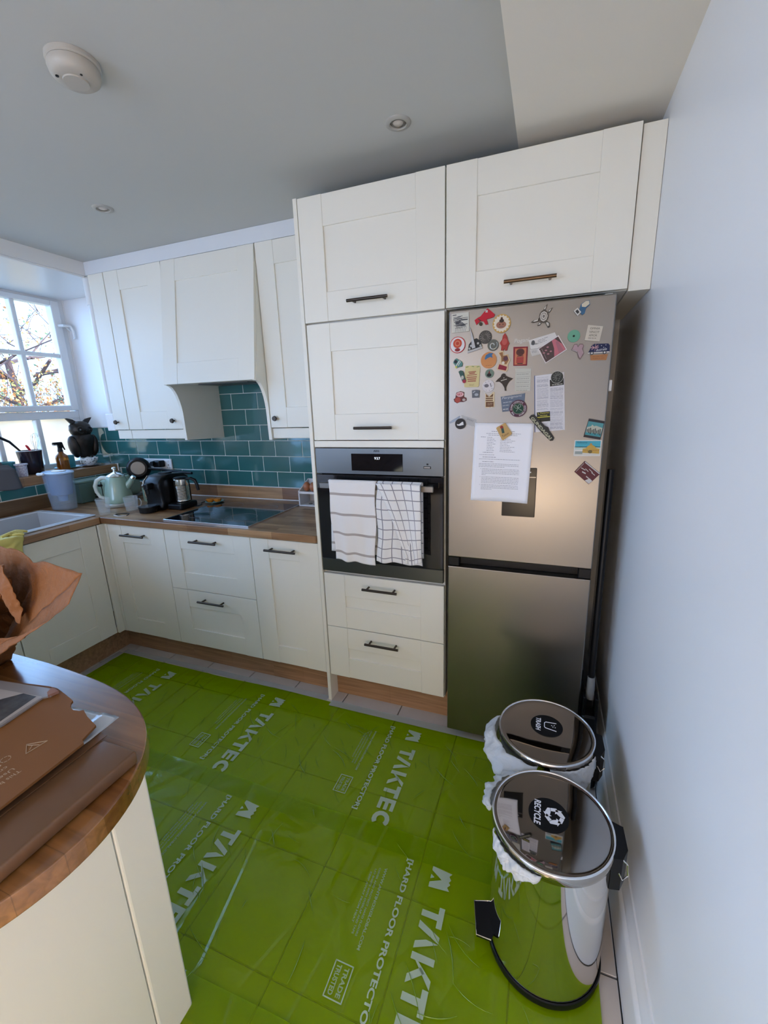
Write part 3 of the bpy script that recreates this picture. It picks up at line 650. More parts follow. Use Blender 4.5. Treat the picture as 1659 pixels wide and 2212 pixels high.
def words(x0, x1, z, slope=0, h=.0011, wl=(.004, .012), gap=.0016):
    out = []; x = x0
    while x < x1 - .003:
        l = min(random.uniform(*wl), x1 - x); out.append((x, z + (x - x0) * slope, x + l, z + (x + l - x0) * slope, h)); x += l + gap
    return out
F4, F5, F6 = FY - .004, FY - .005, FY - .006
# 1 city print
m_ = mag('city_magnet', 'rectangular black and white city drawing magnet, top left of fridge', 'magnet', [(.637, 1.750), (.700, 1.752), (.698, 1.816), (.636, 1.815)], (.66, .64, .56))
random.seed(4)
lines(m_, 'ink_drawing', [(.642 + random.random() * .03, 1.765 + k * .0016 + random.random() * .002, .662 + random.random() * .034, 1.765 + k * .0016 + random.random() * .003, .0012 + random.random() * .0016) for k in range(24)] + [(.65 + k * .006, 1.752, .652 + k * .006 + .002, 1.768, .004) for k in range(7)] + [(.640, 1.809, .654, 1.810, .003)], F4)
# 2 red cow
m_ = mag('cow_magnet', 'red cow shaped magnet with small white cross', 'magnet', [(.764, 1.821), (.776, 1.811), (.789, 1.799), (.786, 1.791), (.769, 1.787), (.761, 1.786), (.767, 1.769), (.758, 1.768), (.750, 1.780), (.738, 1.781), (.726, 1.770), (.719, 1.786), (.730, 1.793), (.740, 1.797), (.750, 1.808)], (.55, .012, .03), .006)
decal(m_, 'white_cross', rect(.761, 1.811, .009, .003, .8), (.85, .85, .85), FY - .006); decal(m_, 'white_cross', rect(.761, 1.811, .003, .009, .8), (.85, .85, .85), FY - .006); decal(m_, 'head', disc(.741, 1.772, .006), (.07, .05, .03), F4); decal(m_, 'collar', rect(.737, 1.785, .012, .003, -.6), (.08, .06, .04), F6)
# 3 sun face
m_ = mag('sun_face_magnet', 'round cream magnet with smiling brown face inside an orange ring', 'magnet', disc(.813, 1.767, .031), (.60, .36, .10))
decal(m_, 'cream_field', [(.813 + (.029 if k % 2 else .024) * math.cos(PI * k / 16), 1.767 + (.029 if k % 2 else .024) * math.sin(PI * k / 16)) for k in range(32)], (.80, .70, .55), F4)
decal(m_, 'face', disc(.812, 1.763, .017, .012), (.38, .16, .10), F4 - .0005); decal(m_, 'hair', disc(.813, 1.776, .008, .006), (.05, .03, .02), F4 - .001); decal(m_, 'hair', disc(.813, 1.784, .004), (.10, .04, .03), F4 - .001)
decal(m_, 'eye', disc(.807, 1.764, .0016), (.02, .01, .01), F4 - .001); decal(m_, 'eye', disc(.818, 1.764, .0016), (.02, .01, .01), F4 - .001); lines(m_, 'mouth', [(.806, 1.757, .819, 1.757, .0015)], F4 - .001)
# 4 red and white round
m_ = mag('crest_magnet', 'round white magnet with red ring figure at the left edge', 'magnet', disc(.659, 1.708, .0285), (.55, .02, .03)); decal(m_, 'white_field', disc(.659, 1.708, .026), (.80, .76, .76), F4)
decal(m_, 'ring', disc(.659, 1.713, .016), (.60, .07, .03), F4 - .0005); decal(m_, 'inner_ring', disc(.659, 1.713, .010), (.70, .22, .12), F4 - .001); decal(m_, 'core', disc(.659, 1.713, .006), (.55, .06, .03), F4 - .0015); decal(m_, 'scroll', disc(.659, 1.691, .010, .006), (.30, .03, .03), F4 - .0005)
# 5 tower over arch
m_ = mag('tower_magnet', 'grey metal tower magnet leaning over a black arch', 'magnet', [(.696, 1.677), (.749, 1.690), (.747, 1.697), (.695, 1.684)], (.34, .34, .34), .005, .4, metal=.6)
decal(m_, 'arch', [(.697, 1.686), (.700, 1.706), (.712, 1.720), (.727, 1.726), (.740, 1.717), (.748, 1.698)], (.03, .03, .03), FY - .003, .002); decal(m_, 'tower', [(.701, 1.767), (.703, 1.766), (.712, 1.742), (.725, 1.694), (.712, 1.691), (.708, 1.740)], (.38, .38, .39), FY - .006, .003, .4, .6)
for cx, cz in ((.708, 1.701), (.733, 1.708), (.742, 1.700), (.703, 1.692)): decal(m_, 'pale_circle', disc(cx, cz, .004, n=12), (.45, .44, .42), FY - .005)
# 6,7 dark medallions
m_ = mag('carved_disc_magnet', 'dark round carved medallion magnet above the coiled pewter one', 'magnet', disc(.758, 1.727, .0225), (.07, .065, .06), .005, .4, metal=.5)
lines(m_, 'carving', [(.758 + .019 * math.cos(a), 1.727 + .019 * math.sin(a), .758 + .007 * math.cos(a + .5), 1.727 + .007 * math.sin(a + .5), .0014) for a in [k * .42 for k in range(15)]], FY - .005, col(.22, .20, .18, .4, .6))
m_ = mag('coil_magnet', 'dark pewter magnet with coiled lizard shape', 'magnet', disc(.786, 1.698, .0195), (.10, .11, .10), .005, .35, metal=.6); bm = nb(); tube(bm, [(.786 + (.004 + .0009 * k) * math.cos(k * .5), FY - .0055, 1.697 + (.004 + .0009 * k) * math.sin(k * .5)) for k in range(15)], .0018, 6); part('coil', bm, col(.42, .42, .38, .3, .7), m_, smooth=True)
# 8 red figure
m_ = mag('red_figure_magnet', 'small red carved figure magnet beside the faint handwriting', 'magnet', [(.826, 1.735), (.834, 1.722), (.836, 1.712), (.842, 1.700), (.837, 1.690), (.835, 1.677), (.828, 1.677), (.826, 1.684), (.822, 1.677), (.814, 1.679), (.815, 1.692), (.809, 1.703), (.817, 1.714), (.819, 1.726)], (.42, .045, .035), .007)
decal(m_, 'chest', disc(.826, 1.706, .009, .011), (.55, .10, .08), FY - .007, .001)
# 9 orange disc
m_ = mag('dolphin_magnet', 'round orange magnet with a blue dolphin', 'magnet', disc(.772, 1.648, .028), (.66, .27, .09)); decal(m_, 'dolphin', [(.758, 1.655), (.762, 1.666), (.774, 1.672), (.787, 1.671), (.783, 1.664), (.786, 1.655), (.777, 1.659), (.768, 1.655), (.760, 1.650)], (.06, .17, .34), F4); lines(m_, 'lettering', words(.762, .784, 1.630), F4, col(.35, .12, .05))
# 10 camel
m_ = mag('camel_magnet', 'gold edged camel magnet with dark red base', 'magnet', [(.804, 1.670), (.812, 1.677), (.822, 1.676), (.824, 1.662), (.832, 1.663), (.838, 1.665), (.841, 1.655), (.847, 1.644), (.839, 1.628), (.841, 1.613), (.834, 1.605), (.802, 1.614), (.803, 1.625), (.812, 1.640), (.812, 1.655), (.808, 1.664)], (.75, .55, .33), .004, .3)
decal(m_, 'body', [(.808, 1.670), (.820, 1.673), (.822, 1.660), (.836, 1.661), (.842, 1.644), (.834, 1.630), (.817, 1.634), (.816, 1.655)], (.33, .15, .06), F4); decal(m_, 'saddle', disc(.831, 1.650, .008), (.13, .05, .07), F4 - .0005); decal(m_, 'base', [(.805, 1.616), (.833, 1.609), (.837, 1.622), (.810, 1.632)], (.28, .02, .04), F4); decal(m_, 'flag', disc(.823, 1.636, .005), (.80, .72, .60), F4 - .0005)
# 11 red rectangle
m_ = mag('totem_magnet', 'dark red rectangular magnet with carved idol face', 'magnet', [(.858, 1.624), (.904, 1.622), (.904, 1.685), (.856, 1.687)], (.26, .02, .035)); decal(m_, 'panel', rect(.881, 1.654, .038, .054), (.62, .20, .10), F4); decal(m_, 'idol', disc(.880, 1.668, .014, .012), (.12, .04, .03), F4 - .0005); decal(m_, 'idol_body', rect(.880, 1.642, .024, .020), (.42, .06, .05), F4 - .0005); lines(m_, 'carving', [(.870, 1.672, .890, 1.672, .002), (.872, 1.666, .888, 1.666, .0015), (.870, 1.655, .891, 1.655, .002), (.871, 1.630, .890, 1.630, .003)], F4 - .001, col(.05, .02, .02))
# 12 fish
m_ = mag('fish_magnet', 'small green and black striped tropical fish magnet', 'magnet', [(.643, 1.647), (.649, 1.658), (.656, 1.662), (.664, 1.656), (.674, 1.651), (.679, 1.643), (.676, 1.632), (.666, 1.631), (.656, 1.628), (.652, 1.636)], (.10, .25, .22), .006); decal(m_, 'stripe', rect(.661, 1.644, .003, .022, -.6), (.75, .78, .75), F6); decal(m_, 'stripe', rect(.667, 1.643, .002, .018, -.6), (.75, .78, .75), F6); decal(m_, 'fin', disc(.655, 1.631, .004), (.62, .60, .12), F6); decal(m_, 'head', disc(.653, 1.650, .006), (.03, .04, .05), F6)
# 13 tube
m_ = mag('bottle_magnet', 'little dark green bottle shaped magnet with red tip', 'magnet', [(.664, 1.614), (.672, 1.619), (.680, 1.616), (.692, 1.582), (.688, 1.575), (.680, 1.576)], (.04, .10, .08), .008); decal(m_, 'red_tip', disc(.686, 1.579, .0065), (.38, .03, .06), FY - .008); decal(m_, 'pale_label', disc(.679, 1.593, .005, .007), (.55, .52, .45), FY - .008)
# 14 yellow card
m_ = mag('yellow_magnet', 'pale yellow rectangular magnet with red temple print', 'magnet', [(.685, 1.562), (.688, 1.558), (.735, 1.557), (.739, 1.561), (.742, 1.627), (.738, 1.632), (.692, 1.634), (.688, 1.630)], (.70, .58, .28)); lines(m_, 'temple_print', [(.700, 1.611, .728, 1.612, .003), (.703, 1.606, .724, 1.607, .004), (.696, 1.600, .731, 1.601, .003), (.694, 1.593, .731, 1.593, .0035), (.697, 1.586, .729, 1.586, .004), (.698, 1.579, .728, 1.579, .004)], F4, col(.40, .12, .08)); lines(m_, 'leaf_border', [(.690, 1.628, .700, 1.630, .003), (.712, 1.631, .720, 1.629, .003), (.730, 1.627, .739, 1.629, .003)], F4, col(.25, .33, .12)); ftext(m_, 'lettering', 'Seoul', .703, 1.563, .0, col(.35, .25, .12), F4 - .0001, .018, .006, shear=.3)
# 15-16
m_ = mag('buoy_magnet', 'small round green glass magnet with dark boat', 'magnet', disc(.776, 1.602, .0155), (.17, .24, .19)); decal(m_, 'boat', disc(.775, 1.597, .008, .006), (.02, .02, .02), F4); decal(m_, 'sail', [(.771, 1.601), (.779, 1.601), (.776, 1.614)], (.22, .04, .04), F4)
m_ = mag('coin_magnet', 'round white magnet with grey bird drawing', 'magnet', disc(.773, 1.559, .0215), (.72, .66, .66)); decal(m_, 'bird', disc(.767, 1.560, .008, .006), (.18, .16, .18), F4); decal(m_, 'bird_neck', rect(.782, 1.562, .003, .013, .3), (.20, .18, .20), F4); lines(m_, 'leaf_marks', [(.773 + .015 * math.cos(a), 1.559 + .015 * math.sin(a), .773 + .018 * math.cos(a + .2), 1.559 + .018 * math.sin(a + .2), .002) for a in [k * .7 for k in range(9)]], F4, col(.35, .32, .33))
# 17 manta
m_ = mag('manta_magnet', 'dark brown manta ray magnet', 'magnet', [(.819, 1.597), (.824, 1.600), (.831, 1.599), (.834, 1.592), (.846, 1.586), (.859, 1.581), (.848, 1.573), (.842, 1.565), (.836, 1.551), (.837, 1.539), (.832, 1.540), (.830, 1.551), (.822, 1.564), (.812, 1.572), (.798, 1.572), (.806, 1.581), (.816, 1.589)], (.045, .030, .020), .005); lines(m_, 'lettering', [(.817, 1.575, .838, 1.580, .003), (.826, 1.584, .829, 1.585, .003)], FY - .005, col(.5, .45, .38))
# 18 grey card
m_ = mag('word_list_card', 'small pale grey printed card with five ruled rows', 'card', [(.866, 1.536), (.919, 1.536), (.919, 1.612), (.866, 1.614)], (.62, .60, .52), .0015, .7)
rw = []
for z in (1.6, 1.585, 1.572, 1.558, 1.545): rw += [(.869, z, .916, z, .0008)] + words(.871, .913, z - .006, 0, .002)
lines(m_, 'print', rw, FY - .0015, col(.36, .34, .30))
# 19 lily
m_ = mag('cartoon_magnet', 'small red animal head magnet with pink speech bubble', 'magnet', [(.646, 1.517), (.652, 1.520), (.656, 1.540), (.672, 1.545), (.685, 1.540), (.684, 1.524), (.693, 1.520), (.694, 1.510), (.683, 1.505), (.670, 1.506), (.659, 1.501), (.649, 1.507)], (.13, .03, .03)); decal(m_, 'bubble', disc(.670, 1.533, .014, .009), (.80, .45, .45), F4); decal(m_, 'head', disc(.662, 1.513, .011, .010), (.42, .07, .05), F4); decal(m_, 'paw', disc(.685, 1.513, .006, .005), (.50, .42, .38), F4); ftext(m_, 'lettering', 'LILY', .661, 1.530, .05, col(.4, .03, .04), F4 - .0008, .018, .006, .04)
# 20-21
m_ = mag('blue_grey_magnet', 'small blue and grey crumpled looking square magnet', 'magnet', [(.715, 1.519), (.741, 1.519), (.743, 1.545), (.729, 1.548), (.714, 1.546)], (.10, .11, .13), .004, .3, metal=.3); decal(m_, 'pale_patch', disc(.731, 1.530, .007, .005), (.40, .42, .45), F4); decal(m_, 'pale_patch', rect(.722, 1.540, .010, .003, .6), (.45, .46, .48), F4)
m_ = mag('gold_ribbon_magnet', 'gold and brown letter shaped magnet with stripes', 'magnet', [(.763, 1.534), (.776, 1.522), (.791, 1.538), (.796, 1.536), (.797, 1.484), (.785, 1.482), (.782, 1.487), (.778, 1.482), (.764, 1.482)], (.74, .58, .36), .003, .3)
decal(m_, 'brown_field', rect(.780, 1.494, .028, .018), (.17, .07, .03), FY - .003)
for z in (1.508, 1.515): decal(m_, 'brown_stripe', rect(.778, z, .026, .004), (.17, .07, .03), FY - .003)
decal(m_, 'brown_top', [(.766, 1.520), (.790, 1.520), (.792, 1.532), (.777, 1.520), (.766, 1.530)], (.17, .07, .03), FY - .003); lines(m_, 'lettering', words(.772, .790, 1.497) + words(.772, .788, 1.492), FY - .0036, col(.74, .6, .4))
# 22 blue card and round tennis badge
m_ = mag('blue_card', 'blue grey card with white handwriting behind the round tennis badge', 'card', [(.826, 1.465), (.900, 1.474), (.903, 1.529), (.818, 1.519)], (.16, .19, .25), .0015, .6); ftext(m_, 'handwriting', 'Perpignant', .823, 1.507, .12, col(.62, .62, .62), FY - .002, .07, .011, .0, .3); lines(m_, 'scribble', words(.828, .860, 1.498, .1, .0018) + words(.826, .850, 1.487, .1, .0018) + words(.828, .846, 1.474, .1, .003), FY - .0016, col(.6, .6, .6))
m_ = mag('tennis_badge_magnet', 'round purple and green tennis badge magnet with crossed rackets', 'magnet', disc(.881, 1.476, .030, n=36), (.085, .020, .045), .005, y=FY - .002)
FT = FY - .007
decal(m_, 'green_field', disc(.881, 1.476, .0185, n=30), (.012, .06, .035), FT); bm = nb(); tube(bm, [(.881 + .0190 * math.cos(a), FT - .0004, 1.476 + .0190 * math.sin(a)) for a in [2 * PI * k / 30 for k in range(30)]], .0005, 4, closed=True); part('ring_line', bm, col(.55, .55, .45), m_)
for s in (-1, 1):
    bm = nb(); a = PI / 2 + s * .75 + .25; c = Vector((.881 + .009 * math.cos(a), FT - .001, 1.477 + .009 * math.sin(a)))
    u = Vector((math.cos(a), 0, math.sin(a))); v = Vector((-math.sin(a), 0, math.cos(a)))
    tube(bm, [c + u * .006 * math.cos(t) + v * .0042 * math.sin(t) for t in [2 * PI * k / 16 for k in range(16)]], .0006, 4, closed=True); tube(bm, [c - u * .006, c - u * .021], .0006, 4); part('racket', bm, col(.62, .66, .58), m_)
decal(m_, 'ball', disc(.892, 1.470, .0014, n=10), (.6, .66, .5), FT - .0008)
def arc_text(root, s, cx, cz, r, a0, a1, h, mtl, y, flip=False):
    bm = nb(); n = len(s)
    for k, ch in enumerate(s):
        if ch == ' ': continue
        a = a0 + (a1 - a0) * k / (n - 1); t = a - PI / 2 if not flip else a + PI / 2
        text_bm(ch, h, (cx + r * math.cos(a), y, cz + r * math.sin(a)), (math.cos(t), 0, math.sin(t)), (-math.sin(t), 0, math.cos(t)), .0003, height=h, bold=.02, align='C', bm=bm)
    part('badge_lettering', bm, mtl, root)
arc_text(m_, 'THE CHAMPIONSHIPS', .881, 1.476, .0215, math.radians(235), math.radians(52), .0055, col(.66, .60, .62), FT - .0002)
arc_text(m_, 'WIMBLEDON', .881, 1.476, .0270, math.radians(288), math.radians(378), .0055, col(.66, .60, .62), FT - .0002, True)
# 23 turtle
m_ = mag('turtle_magnet', 'silver and black sea turtle magnet', 'magnet', disc(.951, 1.777, .015, .020, rot=0), (.10, .085, .07), .006, .35, metal=.4)
for nm, pts in (('flipper', [(.936, 1.774), (.932, 1.768), (.920, 1.768), (.911, 1.762), (.920, 1.760), (.938, 1.764)]), ('flipper', [(.962, 1.762), (.971, 1.755), (.972, 1.743), (.966, 1.740), (.960, 1.750), (.955, 1.760)]), ('flipper', [(.938, 1.762), (.945, 1.757), (.940, 1.750), (.932, 1.749)]), ('flipper', [(.963, 1.788), (.970, 1.789), (.977, 1.802), (.966, 1.796)]), ('head', [(.948, 1.796), (.955, 1.796), (.960, 1.814), (.952, 1.806)])):
    decal(m_, nm, pts, (.07, .06, .05), FY - .0035, .003); cx = sum(p[0] for p in pts) / len(pts); cz = sum(p[1] for p in pts) / len(pts)
    decal(m_, 'silver_patch', [(cx + (p[0] - cx) * .6, cz + (p[1] - cz) * .6) for p in pts], (.62, .57, .50), FY - .0066, .0006, .3)
for k, (rr, cc) in enumerate(((.0125, (.62, .57, .5)), (.009, (.10, .08, .07)), (.0075, (.62, .57, .5)), (.004, (.2, .17, .15)))): decal(m_, 'shell_ring', disc(.951, 1.777, rr, rr * 1.3, 8), cc, FY - .006 - k * .0005, .0006, .35)
# 24 blue figure holding a sign (plain generic figure)
m_ = mag('figure_magnet', 'small magnet of a blue and cream figure with a white sign', 'magnet', [(1.078, 1.812), (1.088, 1.813), (1.091, 1.800), (1.080, 1.790), (1.077, 1.775), (1.070, 1.770), (1.062, 1.778), (1.060, 1.790), (1.064, 1.804)], (.06, .15, .26), .006); decal(m_, 'cream_top', [(1.066, 1.803), (1.078, 1.811), (1.087, 1.811), (1.089, 1.801), (1.078, 1.793), (1.067, 1.795)], (.66, .60, .46), FY - .006, .001); m2 = decal(m_, 'sign', [(1.043, 1.784), (1.054, 1.793), (1.066, 1.779), (1.056, 1.768)], (.68, .66, .62), FY - .006, .003); decal(m_, 'sign_print', [(1.048, 1.783), (1.054, 1.788), (1.061, 1.779), (1.055, 1.774)], (.05, .05, .05), FY - .009)
# 25-26
m_ = mag('jade_disc_magnet', 'round green jade disc magnet with a hole', 'magnet', disc(1.049, 1.707, .0195), (.16, .40, .27), .006, .3); decal(m_, 'hole', disc(1.049, 1.707, .0035), (.01, .02, .02), F6)
m_ = mag('motto_magnet', 'square cream stone magnet with three lines of capitals', 'magnet', [(1.083, 1.691), (1.128, 1.684), (1.135, 1.730), (1.090, 1.738)], (.64, .57, .47), .006)
for s_, x, z, wd in (('OMNIA', 1.0965, 1.7238, .030), ('VINCIT', 1.0945, 1.7130, .031), ('AMOR', 1.0945, 1.7025, .025)): ftext(m_, 'lettering', s_, x, z, -.10, col(.10, .09, .08), F6 - .0001, wd, .0062, .0)
lines(m_, 'flourish', words(1.093, 1.117, 1.697, -.1, .0022), F6, col(.3, .25, .2))
# 27 business cards
m_ = mag('business_card', 'white business card with small black emblem, pinned behind the pink picture card', 'card', [(.914, 1.676), (.937, 1.677), (.999, 1.706), (.989, 1.724), (.906, 1.705)], (.74, .70, .66), .0012, .6); decal(m_, 'emblem', disc(.921, 1.696, .006, .008), (.10, .10, .10), FY - .0012); decal(m_, 'emblem_band', disc(.925, 1.692, .012, .003), (.35, .33, .32), FY - .0012, .0004); lines(m_, 'print', words(.936, .970, 1.702, .3, .0012) + words(.936, .962, 1.697, .3, .0012) + words(.936, .965, 1.692, .3, .0012), FY - .0012)
m_ = mag('folded_card', 'lower fold of pale card hanging below the business card', 'card', [(.919, 1.652), (.946, 1.657), (.941, 1.676), (.911, 1.6745)], (.62, .58, .54), .0010, .6, y=FY); lines(m_, 'print', words(.918, .936, 1.668, .1, .001) + words(.918, .934, 1.664, .1, .001), FY - .001)
m_ = mag('picture_card', 'white bordered pink and brown picture card tilted over the business card', 'card', [(.965, 1.625), (1.031, 1.666), (1.001, 1.714), (.937, 1.674)], (.80, .72, .70), .002, .4, y=FY - .0015)
Fp = FY - .0035
decal(m_, 'picture', [(.966, 1.629), (1.027, 1.667), (1.000, 1.710), (.941, 1.674)], (.10, .06, .055), Fp); decal(m_, 'pink_sky', [(.992, 1.646), (1.026, 1.667), (1.014, 1.686), (.990, 1.703), (.981, 1.698), (.990, 1.672)], (.58, .17, .20), Fp - .0005); decal(m_, 'pink_glow', [(1.006, 1.656), (1.020, 1.665), (1.000, 1.696), (.993, 1.694)], (.42, .16, .19), Fp - .001)
for cx, cz in ((.964, 1.668), (.972, 1.656), (.958, 1.660), (.980, 1.664), (.969, 1.678)): decal(m_, 'blossom', disc(cx, cz, .004, .0025, 8, cx * 90), (.50, .22, .24), Fp - .0006)
lines(m_, 'lettering', [(.944, 1.671, .962, 1.634, .002), (.950, 1.674, .967, 1.640, .0015)], Fp - .0006, col(.6, .5, .46))
# 28 Y shape
m_ = mag('y_magnet', 'mauve Y shaped magnet with pale outline', 'magnet', [(1.052, 1.682), (1.061, 1.682), (1.064, 1.674), (1.069, 1.682), (1.078, 1.681), (1.083, 1.674), (1.080, 1.664), (1.085, 1.650), (1.074, 1.631), (1.067, 1.638), (1.062, 1.654), (1.044, 1.664)], (.20, .14, .14), .005); decal(m_, 'mauve_face', [(1.053, 1.679), (1.060, 1.679), (1.064, 1.670), (1.070, 1.679), (1.078, 1.678), (1.080, 1.674), (1.077, 1.664), (1.082, 1.651), (1.074, 1.636), (1.070, 1.641), (1.065, 1.657), (1.048, 1.666)], (.45, .30, .32), FY - .005); lines(m_, 'pale_lines', [(1.047, 1.664, 1.063, 1.657, .0012), (1.064, 1.656, 1.073, 1.637, .0012), (1.077, 1.663, 1.082, 1.651, .0012)], FY - .0056, col(.75, .68, .66))
# 29 van
m_ = mag('van_magnet', 'dark blue camper van magnet with white stars above an orange strip', 'magnet', [(1.097, 1.652), (1.101, 1.660), (1.105, 1.673), (1.114, 1.678), (1.155, 1.676), (1.160, 1.670), (1.161, 1.650)], (.02, .025, .08), .005)
lines(m_, 'flag_cross', [(1.106, 1.672, 1.126, 1.660, .002), (1.106, 1.660, 1.126, 1.673, .002), (1.103, 1.666, 1.127, 1.667, .0025), (1.116, 1.658, 1.116 + .0025, 1.676, .012)], FY - .005, col(.60, .35, .38)); ftext(m_, 'lettering', 'australia', 1.120, 1.654, .06, col(.7, .7, .72), FY - .0052, .032, .008, 0, .4)
for cx, cz in ((1.135, 1.671), (1.148, 1.672), (1.142, 1.665)): decal(m_, 'star', disc(cx, cz, .0014, n=5), (.6, .6, .65), FY - .005)
decal(m_, 'bumper', rect(1.128, 1.650, .064, .003), (.72, .68, .64), FY - .005)
for cx in (1.108, 1.146): decal(m_, 'wheel', disc(cx, 1.649, .0055), (.05, .05, .06), FY - .0056, .001); decal(m_, 'hub_cap', disc(cx, 1.649, .003), (.68, .64, .6), FY - .0066)
m_ = mag('orange_strip_magnet', 'orange rectangular magnet just under the camper van', 'magnet', [(1.106, 1.627), (1.153, 1.625), (1.157, 1.6435), (1.104, 1.6435)], (.46, .20, .08), .004); lines(m_, 'print', words(1.112, 1.150, 1.638) + words(1.112, 1.150, 1.632), F4, col(.25, .10, .05))
# 30 leaflet
lf = mag('leaflet', 'tall white two-column printed leaflet with blue edge', 'leaflet', [(.944, 1.391), (1.042, 1.399), (1.027, 1.594), (.933, 1.586)], (.76, .72, .73), .0015, .6); decal(lf, 'blue_edge', [(.941, 1.391), (.9445, 1.391), (.9345, 1.587), (.930, 1.587)], (.10, .13, .25), FY - .0005)
random.seed(9); rw = []
def lx(z): return .9335 + (1.587 - z) * .0561
z = 1.579
while z > 1.402:
    x0 = lx(z)
    if not (1.424 < z < 1.468): rw += words(x0 + .005, x0 + .043, z, .05, .0011 if random.random() > .2 else .002, (.008, .02))
    if z < 1.545: rw += words(x0 + .049, x0 + .091, z, .03, .0011 if random.random() > .2 else .002, (.008, .02))
    z -= .0036 if random.random() > .2 else .0062
lines(lf, 'print', rw, FY - .0015, mat('leaflet_print', (.34, .33, .36), .8))
decal(lf, 'black_panel', [(.984, 1.548), (1.0285, 1.552), (1.0265, 1.575), (.982, 1.570)], (.035, .03, .025), FY - .0015); lines(lf, 'panel_lettering', words(.990, 1.024, 1.553, .07, .0022), FY - .0022, col(.6, .58, .5))
yb_ = decal(lf, 'yellow_advert', [(.948, 1.427), (.992, 1.430), (.989, 1.464), (.945, 1.461)], (.035, .032, .02), FY - .0015); lines(lf, 'advert_stripe', [(.948, 1.443, .990, 1.446, .003)], FY - .0022, col(.62, .55, .08))
ftext(lf, 'advert_lettering', 'Plastering', .957, 1.4545, .05, col(.62, .55, .1), FY - .0023, .030, .006, .02); ftext(lf, 'advert_lettering', 'Services', .957, 1.4478, .05, col(.62, .55, .1), FY - .0023, .024, .0045, .02)
lines(lf, 'advert_figure', [(.949, 1.459, .954, 1.452, .003), (.949, 1.434, .955, 1.434, .008)], FY - .0022, col(.62, .55, .08))
m_ = mag('round_badge_magnet', 'dark round badge magnet holding the leaflet at its top', 'magnet', disc(1.005, 1.578, .0205, n=30), (.52, .50, .44), .004, y=FY - .002); decal(m_, 'dark_face', disc(1.005, 1.578, .0192, n=30), (.045, .045, .038), FY - .006); lines(m_, 'relief', [(1.005 + r * math.cos(a), 1.578 + r * math.sin(a), 1.005 + r * math.cos(a) + .004, 1.578 + r * math.sin(a) + .002, .0012) for r in (.006, .010, .014) for a in [1 + k * .55 for k in range(7)]] + [(1.009 + .002 * k, 1.566 + .006 * k, 1.012 + .002 * k, 1.567 + .006 * k, .002) for k in range(4)], FY - .0066, col(.30, .30, .26))
# 31 sculpted letters
m_ = mag('letter_strip_magnet', 'long diagonal raised-letter magnet across the leaflet corner', 'magnet', [(.920, 1.444), (.926, 1.452), (.936, 1.454), (.975, 1.413), (.987, 1.408), (.991, 1.397), (1.009, 1.371), (1.005, 1.362), (.996, 1.360), (.960, 1.396)], (.03, .028, .025), .006, y=FY - .002)
a = math.atan2(1.366 - 1.448, 1.002 - .928)
ftext(m_, 'raised_lettering', 'GUNDAGAI', .9245, 1.4405, a, col(.42, .40, .28), FY - .0082, .103, .011, .05)
# 32 A4 sheet
a4 = thing('printed_sheet', 'white sheet of printed meeting text hanging over the water dispenser', 'paper', (.83, FY, 1.28))
P00, P10, P11, P01 = Vector((.718, 0, 1.132)), Vector((.929, 0, 1.127)), Vector((.938, 0, 1.422)), Vector((.728, 0, 1.428))
def ap(u, v): return P00 * (1 - u) * (1 - v) + P10 * u * (1 - v) + P11 * u * v + P01 * (1 - u) * v
def ay(u, v): return FY - .0042 - .009 * (1 - v) * (.5 + .5 * math.cos(u * 5))
grid('sheet', lambda u, v: (ap(u, v).x, ay(u, v), ap(u, v).z), 16, 16, PAPER, a4, thick=.0003)
random.seed(3); bm = nb()
def aw(u0, u1, v, h=.0044, lo=.012, hi=.05):
    u = u0
    while u < u1 - .005:
        l = min(random.uniform(lo, hi), u1 - u); q = [ap(u, v), ap(u + l, v), ap(u + l, v + h), ap(u, v + h)]
        bm.faces.new([bm.verts.new((p.x, ay(uu, v) - .0006, p.z)) for p, uu in zip(q, (u, u + l, u + l, u))]); u += l + .008
aw(.30, .70, .895, .006); aw(.21, .80, .868); aw(.25, .74, .848)
for k in range(9): aw(.23, .23 + random.uniform(.08, .16), .82 - k * .0205); aw(.46, .46 + random.uniform(.12, .26), .80 - k * .0195)
aw(.12, .20, .823, .006); aw(.17, .35, .63, .006); aw(.11, .37, .60); aw(.17, .40, .57, .006); aw(.11, .82, .545); aw(.17, .37, .512, .006)
for v in (.485, .466): aw(.11, .80, v)
aw(.11, .56, .447)
for v in (.418, .399, .380, .361, .315, .296, .277, .258, .239, .212, .193, .174): aw(.17, .82, v)
aw(.17, .24, .343); aw(.17, .36, .155)
for v in (.418, .315, .212): aw(.14, .15, v)
part('print', bm, mat('sheet_print', (.22, .21, .24), .8), a4)
m_ = mag('tan_magnet', 'tan wooden magnet with small green figure, holding the printed sheet', 'magnet', [(.836, 1.426), (.840, 1.424), (.863, 1.389), (.861, 1.384), (.833, 1.363), (.829, 1.365), (.807, 1.406), (.809, 1.411)], (.58, .36, .13), .006, y=FY - .005)
decal(m_, 'figure', rect(.830, 1.401, .009, .024, .25), (.04, .09, .07), FY - .011); decal(m_, 'figure_hat', disc(.826, 1.411, .0055), (.35, .04, .03), FY - .0112); ftext(m_, 'lettering', 'Tulum', .831, 1.374, .50, col(.12, .05, .02), FY - .0112, .026, .008, 0, .3)
m_ = mag('black_disc_magnet', 'black round magnet with white swoosh shape', 'magnet', disc(.673, 1.425, .020, n=30), (.022, .018, .018), .006, y=FY - .002); decal(m_, 'white_shape', [(.660, 1.424), (.668, 1.423), (.681, 1.433), (.684, 1.432), (.686, 1.421), (.672, 1.418), (.662, 1.419)], (.82, .80, .80), FY - .008)
